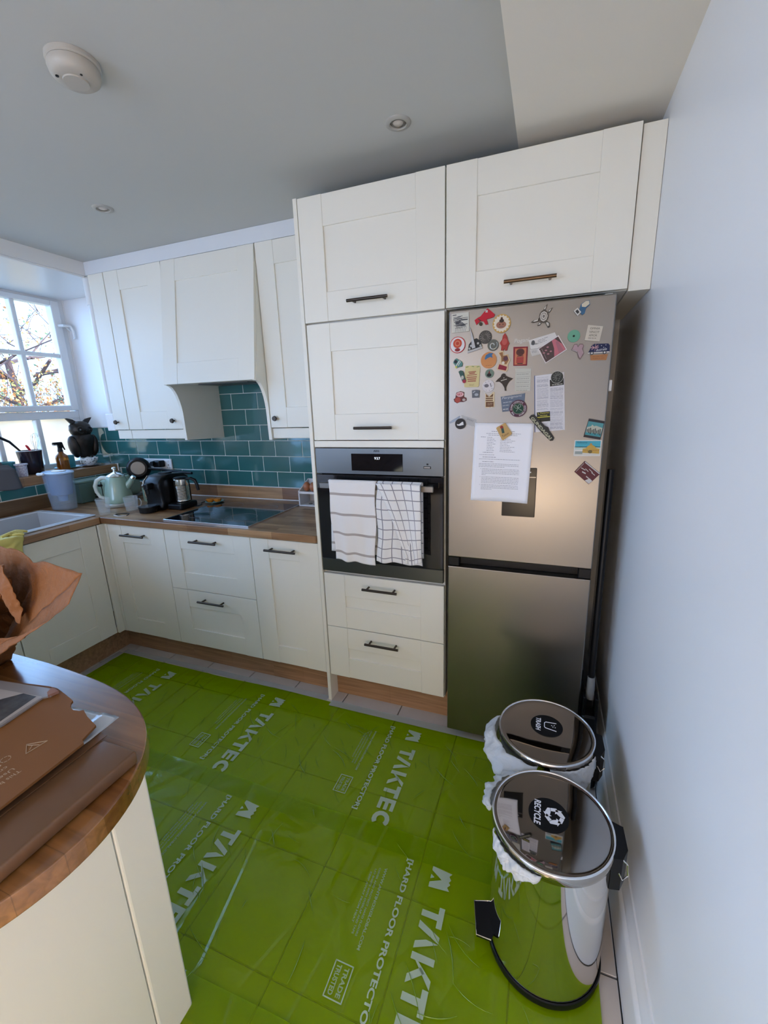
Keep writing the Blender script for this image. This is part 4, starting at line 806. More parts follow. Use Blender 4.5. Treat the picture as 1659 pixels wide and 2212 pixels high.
m_ = mag('clear_wrapper', 'crinkled clear plastic wrapper with pale label under the black disc magnet', 'wrapper', [(.674, 1.458), (.735, 1.437), (.723, 1.412), (.690, 1.427)], (.50, .49, .49), .0012, .3); decal(m_, 'clear_tail', [(.627, 1.431), (.668, 1.455), (.673, 1.452), (.660, 1.437), (.632, 1.426)], CLEARP, FY - .0002, .0008); ftext(m_, 'lettering', 'SMOKE', .696, 1.440, -.36, col(.2, .2, .2), FY - .0014, .026, .006)
# 33 right column
m_ = mag('skyline_magnet', 'teal skyline magnet with dark top and bottom bands at the right edge', 'magnet', [(1.103, 1.374), (1.157, 1.364), (1.166, 1.426), (1.116, 1.436)], (.035, .03, .035), .006); decal(m_, 'sky', [(1.107, 1.382), (1.156, 1.373), (1.163, 1.419), (1.115, 1.428)], (.10, .32, .33), F6); decal(m_, 'pale_city', [(1.110, 1.391), (1.156, 1.384), (1.160, 1.404), (1.140, 1.412), (1.134, 1.410), (1.128, 1.416), (1.124, 1.410), (1.112, 1.408)], (.52, .52, .42), F6 - .0005); lines(m_, 'towers', [(1.112 + .005 * k, 1.396 - .0008 * k, 1.115 + .005 * k, 1.396 - .0008 * k, .010 + .006 * (k % 3)) for k in range(9)], F6 - .001, col(.05, .06, .06)); lines(m_, 'water', [(1.108, 1.386, 1.155, 1.378, .004)], F6 - .001, col(.06, .30, .34))
m_ = mag('postcard_magnet', 'white bordered postcard magnet of a yellow station building', 'magnet', [(1.076, 1.307), (1.161, 1.308), (1.162, 1.363), (1.076, 1.363)], (.80, .77, .72), .003); Fq = FY - .003
decal(m_, 'blue_sky', rect(1.119, 1.349, .080, .022), (.08, .42, .52), Fq); decal(m_, 'pale_sky', rect(1.119, 1.335, .080, .010), (.55, .70, .62), Fq); decal(m_, 'pavement', rect(1.119, 1.3165, .080, .012), (.72, .68, .60), Fq); decal(m_, 'ochre_building', [(1.104, 1.319), (1.157, 1.316), (1.157, 1.333), (1.146, 1.336), (1.141, 1.342), (1.130, 1.348), (1.120, 1.343), (1.114, 1.335), (1.104, 1.333)], (.62, .38, .08), Fq - .0005); decal(m_, 'dome', disc(1.129, 1.348, .004), (.55, .32, .08), Fq - .0006); decal(m_, 'arch', disc(1.128, 1.323, .007, .006, 14), (.20, .14, .05), Fq - .001); lines(m_, 'windows', [(1.108 + .005 * k, 1.328, 1.110 + .005 * k, 1.328, .003) for k in range(10) if k not in (3, 4)], Fq - .001, col(.35, .12, .05)); decal(m_, 'tram', rect(1.092, 1.319, .024, .010), (.34, .38, .36), Fq - .0008); ftext(m_, 'lettering', 'Melbourne', 1.083, 1.352, 0, col(.03, .12, .16), Fq - .0008, .034, .006, 0, .4)
m_ = mag('map_magnet', 'maroon and white block printed magnet tilted in the lower right', 'magnet', [(1.114, 1.289), (1.166, 1.246), (1.133, 1.207), (1.083, 1.251)], (.12, .025, .03), .006); decal(m_, 'white_edge', [(1.116, 1.2875), (1.165, 1.247), (1.163, 1.245), (1.114, 1.285)], (.66, .62, .60), F6); lines(m_, 'print', [(1.104, 1.266, 1.118, 1.258, .003), (1.108, 1.252, 1.120, 1.246, .005), (1.118, 1.263, 1.128, 1.253, .003), (1.130, 1.262, 1.142, 1.250, .003), (1.122, 1.236, 1.132, 1.228, .004), (1.138, 1.250, 1.150, 1.240, .003)], F6, col(.62, .55, .52)); decal(m_, 'white_corner', [(1.133, 1.209), (1.143, 1.220), (1.134, 1.229), (1.119, 1.221)], (.66, .62, .60), F6); lines(m_, 'side_lettering', [(1.088, 1.252, 1.112, 1.282, .0025)], F6 - .0001, col(.5, .42, .4))
m_ = thing('white_clip', 'small white clip on the right side of the fridge', 'clip', (1.172, 0, 1.545)); bm = nb(); box(bm, 1.1685, 1.179, -.035, -.012, 1.525, 1.562, .002); part('body', bm, WHITE, m_)

# ------------------------------------------------------------------ mop in the gap by the wall
mp_ = thing('mop', 'black handled floor mop with grey joint standing in the gap beside the fridge', 'mop', (1.215, -.03, 0))
bm = nb(); cyl(bm, (1.205, -.03, .42), (1.21, .03, 1.25), .012, n=12); part('handle', bm, BLACK, mp_, smooth=True)
bm = nb(); cyl(bm, (1.206, -.035, .33), (1.205, -.03, .424), .016, .014, n=16); part('joint', bm, mat('pale_grey_plastic', (.30, .30, .30), .5), mp_, smooth=True)
bm = nb(); box(bm, 1.178, 1.190, -.075, -.015, .27, .355, .003); box(bm, 1.222, 1.234, -.075, -.015, .27, .355, .003); box(bm, 1.178, 1.234, -.08, -.01, .12, .275, .008); part('yoke', bm, BLACK, mp_)
bm = nb(); box(bm, 1.176, 1.239, -.16, .10, .002, .122, .012); part('head', bm, BLACK, mp_)

# ------------------------------------------------------------------ ceiling fittings
for i, (x, y, lab) in enumerate(((.474, -.136, 'white recessed ceiling spotlight nearest the fridge cabinets'), (-.922, -.103, 'white recessed ceiling spotlight over the hob end of the room'))):
    t = thing('ceiling_spotlight', lab, 'spotlight', (x, y, ZC - .008), 'recessed ceiling spotlights')
    bm = nb(); lathe(bm, [(.026, -.001), (.028, -.006), (.036, -.006), (.042, -.0025), (.043, -.0002)], (x, y, ZC)); part('bezel', bm, mat('fitting_white', (.42, .41, .38), .4), t, smooth=True)
    bm = nb(); lathe(bm, [(.026, -.001), (.022, -.0035), (.020, -.0012), (0, -.0010)], (x, y, ZC)); part('reflector', bm, STEEL, t, smooth=True)
    bm = nb(); lathe(bm, [(.017, -.0015), (.012, -.005), (0, -.006)], (x, y, ZC)); part('lamp_glass', bm, mat('lamp_glass', (.55, .50, .45), .15), t, smooth=True)
sx_, sy_ = -.215, -.715
t = thing('smoke_alarm', 'round off-white smoke alarm on the ceiling', 'smoke alarm', (sx_, sy_, ZC - .05))
AL = mat('aged_plastic', (.46, .43, .38), .45)
bm = nb(); lathe(bm, [(0, -.0005), (.062, -.0005), (.062, -.010), (.058, -.013)], (sx_, sy_, ZC)); part('base', bm, AL, t, smooth=True)
bm = nb(); lathe(bm, [(.058, -.0135), (.060, -.022), (.056, -.036), (.046, -.044), (.030, -.045), (.029, -.048), (0, -.049)], (sx_, sy_, ZC)); part('cover', bm, AL, t, smooth=True)
bm = nb(); cyl(bm, (sx_ - .022, sy_ - .034, ZC - .0445), (sx_ - .022, sy_ - .034, ZC - .0465), .004, n=10); cyl(bm, (sx_ + .036, sy_ - .012, ZC - .0435), (sx_ + .036, sy_ - .012, ZC - .0455), .003, n=10); part('vents', bm, BLACK, t)

# ------------------------------------------------------------------ floor protection film
def film(name, label, y0, y1, z, x0=-1.50, x1=1.195, wob=.006):
    o = thing(name, label, 'film', ((x0 + x1) / 2, (y0 + y1) / 2, z), 'sheets of floor film')
    def f(u, v):
        x = x0 + (x1 - x0) * u; y = y0 + (y1 - y0) * v
        y += wob * noise.noise(Vector((x * 2.2, y0 * 9, 0))) * 2 * (1 if v in (0, 1) else .5)
        h = noise.noise(Vector((x * 3.1 + 4, y * 3.1, z * 900)))
        rdg = max(0, 1 - abs(noise.noise(Vector((x * 2 + y * 3.5, y * 1.2 - x * .8, z * 500)))) * 26)
        return (x, y, z + .0004 + .0009 * (h + .5) * .5 + .0022 * rdg)
    grid('sheet', f, 150, 44, FILM, o); return o
fA = film('floor_film', 'green printed floor film nearest the hob cabinets', -.640, -.012, .0004)
fB = film('floor_film', 'green printed floor film in the middle of the floor', -1.205, -.565, .0042)
fC = film('floor_film', 'green floor film nearest the camera', -1.95, -1.13, .0080)
def poly(bm, pts, z): bm.faces.new([bm.verts.new((x, y, z)) for x, y in pts])
def taktec(root, X, Y, z):
    """printed block: letters run towards -Y with their tops towards +X. X,Y = foot of the mark's left end"""
    def P(a, b): return (X + b, Y - a)       # a along the line, b up the letters
    h = .0655; cur = [nb()]
    def done(nm): part(nm, cur[0], INK, root); cur[0] = nb()
    def L(pts): poly(cur[0], [P(a, b) for a, b in pts][::-1], z)
    # mark
    L([(0, 0), (.013, 0), (.034, .036), (.026, h), (.016, h - .008), (.006, h)]); L([(.026, h), (.034, .036), (.050, .0), (.066, 0), (.060, h), (.050, h - .008), (.040, h), (.034, h - .006)]); L([(.026, 0), (.040, 0), (.033, .012)])
    done('brand_mark')
    a = .112
    def bar(x0, y0, x1, y1, x2, y2, x3, y3): L([(a + x0, y0), (a + x1, y1), (a + x2, y2), (a + x3, y3)])
    s = .0165
    bar(0, h - s, .056, h - s, .056, h, 0, h); bar(.020, 0, .037, 0, .037, h - s, .020, h - s); done('brand_letter'); a += .050            # T
    bar(0, 0, .018, 0, .042, h, .026, h); bar(.042, .030, .054, 0, .072, 0, .044, h); done('brand_letter'); a += .080                          # A without its crossbar
    bar(0, 0, .017, 0, .017, h, 0, h); bar(.017, .022, .048, h, .068, h, .017, .002 + .012); bar(.027, .034, .052, 0, .072, 0, .038, .046); done('brand_letter'); a += .070   # K
    bar(0, h - s, .056, h - s, .056, h, 0, h); bar(.020, 0, .037, 0, .037, h - s, .020, h - s); done('brand_letter'); a += .064            # T
    bar(0, 0, .017, 0, .017, h, 0, h)
    for b in (0, .0255, h - .0145): bar(.017, b, .049, b, .049, b + .0145, .017, b + .0145)
    done('brand_letter'); a += .056
    for k in range(10):                                                                                                     # C
        t0 = math.radians(50 + 26 * k); t1 = math.radians(50 + 26 * (k + 1)); R1, R0 = h / 2 + .001, h / 2 - .0165
        L([(a + .034 + R1 * math.cos(t0), h / 2 + R1 * math.sin(t0)), (a + .034 + R1 * math.cos(t1), h / 2 + R1 * math.sin(t1)), (a + .034 + R0 * math.cos(t1), h / 2 + R0 * math.sin(t1)), (a + .034 + R0 * math.cos(t0), h / 2 + R0 * math.sin(t0))])
    done('brand_letter')
    def T(s_, da, db, wd, ht, bold, m=INK, nm='printed_lettering'):
        part(nm, text_bm(s_, .01, (X + db, Y - da, z), (0, -1, 0), (1, 0, 0), 0, wd, ht, bold), m, root)
    T('[HARD FLOOR PROTECTOR]', .004, -.090, .455, .024, .03)
    T('WWW.ANTINOXGLOBAL.COM', .058, -.150, .234, .009, .03, INK2)
    T('COVER AND PROTECT HARD FLOORS', .064, -.168, .20, .006, .02, INK2, 'small_print'); T('LAY SHEETS WITH OVERLAP AND TAPE', .072, -.180, .19, .006, .02, INK2, 'small_print'); T('KEEP AWAY FROM HEAT', .085, -.192, .15, .006, .02, INK2, 'small_print')
    bm = nb(); x0, x1, y0, y1 = X - .195, X - .140, Y - .330, Y - .412
    for q in (((x0, y0), (x1, y0), (x1, y0 - .003), (x0, y0 - .003)), ((x0, y1), (x1, y1), (x1, y1 + .003), (x0, y1 + .003)), ((x0, y0), (x0 + .003, y0), (x0 + .003, y1), (x0, y1)), ((x1 - .003, y0), (x1, y0), (x1, y1), (x1 - .003, y1))): poly(bm, q, z)
    part('badge_frame', bm, INK, root)
    T('TRADE', .338, -.163, .066, .013, .03, INK2, 'badge_lettering'); T('TRUSTED', .338, -.186, .066, .014, .03, INK2, 'badge_lettering')
# raised creases of the film that catch the light
CRE = mat('film_crease', (.16, .27, .01), .10, coat=1)
def creases(root, n, y0, y1, z, seed, box_=None):
    random.seed(seed); bm = nb()
    for _ in range(n):
        x = random.uniform(-1.3, 1.1); y = random.uniform(y0, y1)
        if random.random() < .45: x = random.gauss(-.1, .25) if random.random() < .6 else random.gauss(.75, .15); y = random.gauss((y0 + y1) / 2, .12)
        if not (y0 < y < y1 and -1.4 < x < 1.15): continue
        a = random.gauss(-.9, .5); L_ = random.uniform(.02, .13); k = random.uniform(-.8, .8); pts = []
        for j in range(7):
            t_ = j / 6; aa = a + k * (t_ - .5); x += L_ / 6 * math.cos(aa); y += L_ / 6 * math.sin(aa); pts.append((x, y, z))
        w_ = random.uniform(.0007, .0016); tube(bm, pts, [w_ * q for q in (.2, .7, 1, 1, .9, .6, .2)], 5)
    o_ = part('crease', bm, CRE, root, smooth='all'); o_['kind'] = 'stuff'
creases(fA, 75, -.55, -.03, .0050, 21); creases(fB, 75, -1.12, -.58, .0088, 22); creases(fC, 25, -1.6, -1.15, .0125, 23)
for X in (.450, -.295, -1.045): taktec(fA, X, -.078, .0046)
for X in (.711, -.045, -.800): taktec(fB, X, -.645, .0084)
# clear masking tape along the edges of the film
TAPE = ink('clear_tape', (.62, .62, .60), .45)
for nm, lab, q in (('tape_strip', 'whitish tape strip in front of the hob cabinets along the film edge', (-1.505, -.024, -.014, .022)), ('tape_strip', 'whitish tape strip in front of the oven tower and fridge along the film edge', (.004, .80, -.045, -.004))):
    bm = nb(); box(bm, q[0], q[1], q[2], q[3], .0050, .0054); solo(nm, bm, TAPE, lab, 'tape', 'tape along the film edges')
bm = nb(); box(bm, -1.535, -1.495, -1.1, -.015, .0050, .0054); solo('tape_strip', bm, TAPE, 'whitish tape strip in front of the sink cabinets', 'tape', 'tape along the film edges')

# ------------------------------------------------------------------ pedal bins
BAG = mat('bin_liner', (.74, .76, .78), .35, trans=.25, bump=((40, 40, 40), .7, .006))
def pedal_bin(cx, cy, h, r, label, sticker, bulges, lab2, seed, pedal=0):
    t = thing('pedal_bin', label, 'bin', (cx, cy, .009), 'steel pedal bins by the wall'); z0 = .010
    bm = nb(); lathe(bm, [(0, z0 - .0005), (r + .004, z0 - .0005), (r + .005, z0 + .006), (r + .004, z0 + .018), (r + .001, z0 + .020)], (cx, cy, 0), 56); part('base_ring', bm, BLACK, t, smooth=True)
    bm = nb(); lathe(bm, [(r, z0 + .020), (r, h - .028), (r - .004, h - .026), (r - .004, h - .05)], (cx, cy, 0), 72); part('body', bm, CHROME, t, smooth=True)
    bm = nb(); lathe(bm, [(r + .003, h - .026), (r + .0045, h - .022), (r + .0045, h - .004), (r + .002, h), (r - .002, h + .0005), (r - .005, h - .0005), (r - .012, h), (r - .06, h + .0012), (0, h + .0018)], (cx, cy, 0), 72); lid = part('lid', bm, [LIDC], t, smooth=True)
    bm = nb(); tube(bm, [(cx + (r + .001) * math.cos(a), cy + (r + .001) * math.sin(a), h) for a in [2 * PI * k / 72 for k in range(72)]], .0028, 6, closed=True); part('rim', bm, mat('pale_rim', (.86, .88, .92), .18, 1), lid, smooth=True)
    sdx, sdy = (-.007, .005) if sticker == 'RECYCLE' else (.002, .018)
    bm = nb(); cyl(bm, (cx + sdx, cy + sdy, h + .0012), (cx + sdx, cy + sdy, h + .0028), .050, n=48); st = part('sticker', bm, mat('sticker_black', (.006, .006, .007), .6, spec=.2), lid)
    SW = mat('sticker_white', (.85, .85, .9), .5); sz = h + .0030; ox, oy = cx + sdx, cy + sdy
    if sticker == 'RECYCLE':
        part('sticker_lettering', text_bm('RECYCLE', .01, (ox - .036, oy + .037, sz), (0, -1, 0), (1, 0, 0), .0002, .074, .017, .03, .15), SW, st)
        bm = nb(); X0, Y0 = ox + .014, oy
        def Q(a, b, c): return (X0 + a * math.cos(c) - b * math.sin(c), Y0 + a * math.sin(c) + b * math.cos(c))
        for k in range(3):
            c = k * 2 * PI / 3 + .12
            for pl_pts in (((.0085, -.0150), (.0175, -.0155), (.0235, -.0045), (.0165, -.0005)), ((.0238, -.0036), (.0262, .0010), (.0195, .0130), (.0225, .0148), (.0090, .0165), (.0060, .0050), (.0095, .0070), (.0150, .0010))):
                poly(bm, [Q((a - .004) * 1.2, b * 1.2, c) for a, b in pl_pts], sz)
        bmesh.ops.recalc_face_normals(bm, faces=bm.faces); part('recycling_arrows', bm, SW, st)
    else:
        part('sticker_lettering', text_bm('TRASH', .01, (ox - .034, oy + .030, sz), (0, -1, 0), (1, 0, 0), .0002, .060, .016, .03, .15), SW, st)
        bm = nb(); tube(bm, [(ox + .030, oy + .018, sz), (ox - .003, oy + .016, sz), (ox - .007, oy + .011, sz), (ox - .007, oy - .007, sz), (ox - .004, oy - .012, sz), (ox + .030, oy - .019, sz)], .0013, 6)
        for a, b in ((.014, .003), (.022, .005), (.018, -.003), (.025, -.004)): box(bm, ox + a, ox + a + .003, oy + b, oy + b + .003, sz, sz + .0005)
        part('bin_symbol', bm, SW, st)
    # hinge housing and bail towards the wall
    bm = nb(); prism(bm, [(cx + r - .004, cy + .050), (cx + r + .026, cy + .040), (cx + r + .028, cy - .022), (cx + r + .014, cy - .050), (cx + r - .010, cy - .055)], h - .105, h - .008, 'z'); part('hinge', bm, BLACK, t)
    bm = nb(); tube(bm, [(cx + r + .014, cy - .048, h - .012), (cx + r + .024, cy - .052, h - .018), (cx + r + .026, cy - .056, h - .045), (cx + r + .014, cy - .062, h - .055), (cx + r + .005, cy - .060, h - .040)], .0018, 6); part('carry_ring', bm, CHROME, t, smooth=True)
    Mq = Matrix.Translation((cx, cy, 0)) @ Matrix.Rotation(pedal, 4, 'Z'); pp_ = [(-r + .012, .012), (-r - .045, -.006), (-r - .026, -.088), (-r + .014, -.088), (-r + .026, -.040)]
    bm = nb(); prism(bm, pp_, .062, .069, 'z'); cyl(bm, (-r * .75, -.03, .016), (-r - .012, -.045, .020), .009, n=10); cyl(bm, (-r - .010, -.045, .016), (-r - .014, -.045, .062), .012, .018, n=10)
    bmesh.ops.transform(bm, matrix=Mq, verts=bm.verts); pd = part('pedal', bm, BLACK, t)
    bm = nb(); tube(bm, [(pp_[k][0], pp_[k][1], .0695) for k in (0, 1, 2, 3)], .0016, 6); bmesh.ops.transform(bm, matrix=Mq, verts=bm.verts); part('pedal_trim', bm, CHROME, pd)
    # liner spilling out under the lid
    lt = thing('bin_liner', lab2, 'bin liner', (cx, cy, h - .03), 'white liners hanging from the bins')
    random.seed(seed)
    for a0, a1, drop, outw in bulges:
        def f(u, v):
            a = a0 + (a1 - a0) * u; e = math.sin(PI * u) ** .5 if 0 < u < 1 else 0
            nz = noise.noise(Vector((u * 7 + seed, v * 3, seed))) ; nz2 = noise.noise(Vector((u * 19, v * 9, seed * 3)))
            rr = r + .0055 + e * outw * math.sin(PI * min(1, v * .85 + .08)) * (1 + .8 * nz) + .007 * e * nz2 + .006 * e * abs(noise.noise(Vector((u * 40, v * 14, seed))))
            return (cx + rr * math.cos(a), cy + rr * math.sin(a), h - .012 - e * drop * v * (1 + .35 * nz) + .003 * nz2)
        grid('liner_fold', f, 46, 14, BAG, lt, thick=.0008)
    return t
pedal_bin(1.052, -.738, .445, .1465, 'front chrome pedal bin with round RECYCLE sticker on its lid', 'RECYCLE', ((math.radians(118), math.radians(182), .055, .040), (math.radians(205), math.radians(262), .045, .016)), 'white bin liner bulging from under the lid of the front bin', 3)
pedal_bin(1.036, -.421, .450, .1450, 'rear chrome pedal bin with round TRASH sticker, against the fridge', 'TRASH', ((math.radians(165), math.radians(262), .085, .050), (math.radians(275), math.radians(345), .085, .010)), 'white bin liner spilling from the rear bin toward the film', 8, math.radians(145))

# ------------------------------------------------------------------ peninsula
pn = thing('peninsula_cabinet', 'cream peninsula cabinet under the rounded worktop, near the camera', 'cabinet', (-.7, -1.4, 0))
bm = nb(); box(bm, -2.12, .184, -1.62, -1.20, 0, .868); part('carcass', bm, CARC, pn)
bm = nb(); box(bm, .1845, .2025, -1.2735, -1.182, .0005, .869, .006, seg=3); part('corner_post', bm, CREAM, pn)
bm = nb(); box(bm, .1845, .2015, -1.636, -1.2755, .0005, .869, .002); part('end_panel', bm, CREAM, pn)
bm = nb(); box(bm, -2.12, .1835, -1.199, -1.183, .001, .868, .002); part('back_panel', bm, CREAM, pn)
out = [(-2.12, -1.122), (-.8, -1.124), (-.27, -1.127), (-.146, -1.127), (.022, -1.136), (.125, -1.150), (.207, -1.174), (.272, -1.208), (.322, -1.252), (.358, -1.305), (.379, -1.362), (.386, -1.42), (.379, -1.478), (.358, -1.535), (.322, -1.588), (.272, -1.630), (.207, -1.660), (.125, -1.675), (-2.12, -1.675)]
def chaikin(p):
    q = [p[0]]
    for a, b in zip(p[1:-1], p[2:-1]): q += [(a[0] * .75 + b[0] * .25, a[1] * .75 + b[1] * .25), (a[0] * .25 + b[0] * .75, a[1] * .25 + b[1] * .75)]
    return q + [p[-2], p[-1]] if False else q + [p[-1]]
out2 = [out[0], out[1], out[2], out[3]]
for _ in range(2): out[3:] = [out[3]] + [pt for a, b in zip(out[3:-1], out[4:]) for pt in ((a[0] * .75 + b[0] * .25, a[1] * .75 + b[1] * .25), (a[0] * .25 + b[0] * .75, a[1] * .25 + b[1] * .75))] + [out[-1]]
PT = wood('peninsula_block', (.36, .155, .045), (.22, .080, .018), (.24, .10, .03), .62, .060, rough=.22, coat=1)
bm = nb(); prism(bm, out[::-1], .870, .908, 'z'); pw = solo('peninsula_worktop', bm, PT, 'oak block peninsula worktop with a rounded end, bottom left', 'worktop')
b_ = pw.modifiers.new('b', 'BEVEL'); b_.width = .0025; b_.segments = 2; b_.limit_method = 'ANGLE'

# things lying on the peninsula
ml = thing('brown_mailer', 'shiny brown padded mailer lying lowest on the peninsula', 'parcel', (.15, -1.4, .909))
def mf(u, v):
    x = -.12 + (.352 + .12) * u; 
    y = -1.283 - .34 * v - .010 * u * (1 - v)
    x -= .026 * v * (u > .5)
    e = min(1, min(u, 1 - u, v * 1.3, (1 - v)) * 14) ** .5
    return (x, y, .9105 + .024 * e + .0018 * noise.noise(Vector((x * 9, y * 9, 0))) * e)
bm = nb(); box(bm, .225, .344, -1.62, -1.286, .9095, .934, .004, seg=3); box(bm, -.12, .23, -1.62, -1.280, .9095, .9345, .004, seg=2)
part('body', bm, MAILER, ml, smooth=True)
bm = nb(); prism(bm, [(.240, -1.277), (.262, -1.2785), (.262, -1.62), (.232, -1.62)], .9348, .9362, 'z'); part('flap_edge', bm, MAILER, ml)
pl_ = thing('clear_plastic_sleeve', 'clear plastic sleeve poking out under the torn cardboard', 'plastic', (.15, -1.3, .937))
def pf(u, v):
    x = .06 + .182 * u + .004 * math.sin(v * 6); y = -1.238 - .30 * v - .012 * (1 - u)
    return (x, y, .9375 + .0035 * abs(noise.noise(Vector((u * 6, v * 5, 1)))) + .003 * max(0, 1 - abs(u - .82) * 14))
grid('sleeve', pf, 30, 34, mat('milky_plastic', (.72, .76, .82), .10, trans=.35, coat=.5), pl_, thick=.0006)
cb = thing('torn_cardboard', 'torn brown cardboard packaging with small recycling print and a dark picture label', 'cardboard', (.1, -1.35, .95))
cpts = [(-.20, -1.262), (-.087, -1.247), (.030, -1.229), (.053, -1.228), (.090, -1.236), (.126, -1.245), (.130, -1.252), (.141, -1.260), (.155, -1.264), (.169, -1.262), (.174, -1.257), (.200, -1.268), (.238, -1.279), (.243, -1.295), (.249, -1.312), (.258, -1.316), (.262, -1.38), (.265, -1.444), (.26, -1.66), (-.20, -1.66)]
bm = prism(nb(), cpts[::-1], .9470, .9515, 'z'); part('sheet', bm, CARDB, cb)
bm = prism(nb(), [(-.19, -1.285), (.040, -1.262), (.052, -1.285), (.060, -1.38), (-.19, -1.40)][::-1], .9365, .947, 'z'); part('under_layer', bm, CARDB, cb)
WH = mat('pale_print', (.50, .36, .24), .7)
d_ = Vector((-.18, -.98, 0)).normalized(); u_ = Vector((.98, -.18, 0)).normalized(); 
xd = Vector((.02, -.999, 0)); yd = Vector((.999, .02, 0))
for k, s_ in enumerate(('This box', 'Use it', 'cradle', 'Our')): part('printed_text', text_bm(s_, .01, (.214 - .0145 * k, -1.392 - .001 * k, .9517), xd, yd, .0002, .032 if k else .040, .0075), WH, cb)
bm = nb()
def seg(p, q, r=.0006): tube(bm, [(p[0], p[1], .9518), (q[0], q[1], .9518)], r, 4)
seg((.192, -1.334), (.166, -1.352)); seg((.166, -1.352), (.188, -1.366)); seg((.188, -1.366), (.192, -1.334)); seg((.178, -1.350), (.184, -1.358)); seg((.170, -1.353), (.188, -1.345))
for k in range(8): a = k * PI / 4; seg((.168 + .007 * math.cos(a), -1.385 + .007 * math.sin(a)), (.168 + .007 * math.cos(a + .6), -1.385 + .007 * math.sin(a + .6)), .0005)
part('recycling_print', bm, WH, cb)
bm = prism(nb(), [(-.20, -1.27), (-.087, -1.253), (.050, -1.236), (.069, -1.243), (.072, -1.252), (.062, -1.262), (.073, -1.335), (.07, -1.40), (-.20, -1.40)][::-1], .9520, .9555, 'z'); lb = part('label_layer', bm, mat('greyed_print', (.30, .27, .26), .35, coat=.4), cb)
bm = prism(nb(), [(-.20, -1.286), (-.06, -1.273), (.058, -1.260), (.068, -1.345), (.06, -1.395), (-.20, -1.395)][::-1], .9556, .9559, 'z'); part('pale_border', bm, mat('pale_border', (.46, .41, .38), .35, coat=.4), lb)
bm = prism(nb(), [(-.20, -1.335), (-.02, -1.300), (.010, -1.266), (.047, -1.264), (.060, -1.338), (.05, -1.39), (-.20, -1.39)][::-1], .9560, .9563, 'z'); part('dark_picture', bm, mat('dark_picture', (.05, .048, .052), .4, var=((60, 60, 60), (.10, .10, .10), .2)), lb)
bm = prism(nb(), [(.050, -1.2345), (.076, -1.239), (.070, -1.256), (.058, -1.250)][::-1], .9525, .9585, 'z'); part('torn_corner', bm, mat('torn_edge', (.33, .17, .13), .7), cb)
cb_w = thing('thin_cable', 'thin dark cable with a silver tip on the peninsula beside the paper bag', 'cable', (-.2, -1.2, .909))
bm = nb(); tube(bm, [(-.30, -1.19, .912), (-.262, -1.182, .924), (-.228, -1.190, .926), (-.205, -1.205, .916), (-.197, -1.214, .911)], .0012, 6); part('lead', bm, BLACK, cb_w, smooth=True)
bm = nb(); cyl(bm, (-.203, -1.207, .915), (-.192, -1.222, .912), .0022, n=8); part('tip', bm, CHROME, cb_w, smooth=True)

# crumpled paper bag
pb = thing('paper_bag', 'crumpled brown paper bag standing open on the peninsula at the left edge', 'paper bag', (-.4, -1.25, .909))
rim = [(.164, -1.200, 1.208), (.10, -1.195, 1.214), (.036, -1.190, 1.218), (-.007, -1.185, 1.207), (-.040, -1.18, 1.226), (-.080, -1.180, 1.236), (-.16, -1.17, 1.228), (-.26, -1.16, 1.21), (-.38, -1.16, 1.19), (-.47, -1.20, 1.19), (-.48, -1.28, 1.15), (-.40, -1.33, 1.12), (-.27, -1.325, 1.095), (-.16, -1.31, 1.085), (-.07, -1.285, 1.088), (-.02, -1.265, 1.072), (.030, -1.255, 1.082), (.075, -1.250, 1.106), (.125, -1.245, 1.130), (.165, -1.235, 1.160)]
basel = []
for k in range(20):
    a = 2 * PI * (k - .5) / 20; c_, s_ = math.cos(a), math.sin(a); q = max(abs(c_), abs(s_))
    basel.append((-.40 + .145 * c_ / q, -1.235 + .085 * s_ / q, .9095))
RN = 140
def lp(L_, t):
    t = t % 1 * len(L_); i = int(t) % len(L_); f = t - int(t); f = f if False else f; return Vector(L_[i]).lerp(Vector(L_[(i + 1) % len(L_)]), f)
def bagf(u, v):
    p = lp(basel, u).lerp(lp(rim, u), v)
    n1 = noise.noise(Vector((p.x * 11, p.y * 11, p.z * 11))) + .8 * abs(noise.noise(Vector((p.x * 22, p.y * 22 + 5, p.z * 30)))); n2 = abs(noise.noise(Vector((p.x * 26 + 3, p.y * 26, p.z * 20))))
    k = math.sin(PI * min(1, v * .95)); c = Vector((-.3, -1.24, p.z)); d = (p - c); d.z = 0; d = d.normalized() if d.length > 1e-4 else d
    return p + d * ((n1 * .016 - n2 * .020) * k) + d * (.010 * abs(noise.noise(Vector((p.x * 38, p.y * 38, p.z * 44)))) * k) + Vector((0, 0, .008 * n1 * v))
grid('bag_wall', bagf, RN, 44, KRAFT, pb, thick=.0008)
bm = nb(); vs = [bm.verts.new(Vector(p) + Vector((0, 0, .0012))) for p in basel]; bm.faces.new(vs); part('bag_base', bm, KRAFT, pb)
def inner(u, v):
    x = -.33 + .33 * u; z = 1.05 + .12 * v + .05 * u; y = -1.215 - .012 * math.sin(u * 7) - .02 * v
    n = noise.noise(Vector((x * 24, z * 24, 3))); n2 = abs(noise.noise(Vector((x * 60, z * 60, 5)))); return (x + .012 * n, y + .030 * n + .005 * n2, z + .014 * n)
grid('inner_fold', inner, 80, 40, KRAFT, pb, thick=.0008)
def inner2(u, v):
    x = -.17 + .09 * u + .03 * v; z = 1.06 + .12 * v; y = -1.250 + .012 * math.sin(u * 5 + v * 3)
    n = noise.noise(Vector((x * 30, z * 30, 7))); n2 = abs(noise.noise(Vector((x * 60, z * 60, 9)))); return (x + .008 * n, y + .016 * n + .003 * n2, z)
grid('torn_flap', inner2, 40, 40, KRAFT, pb, thick=.0008)
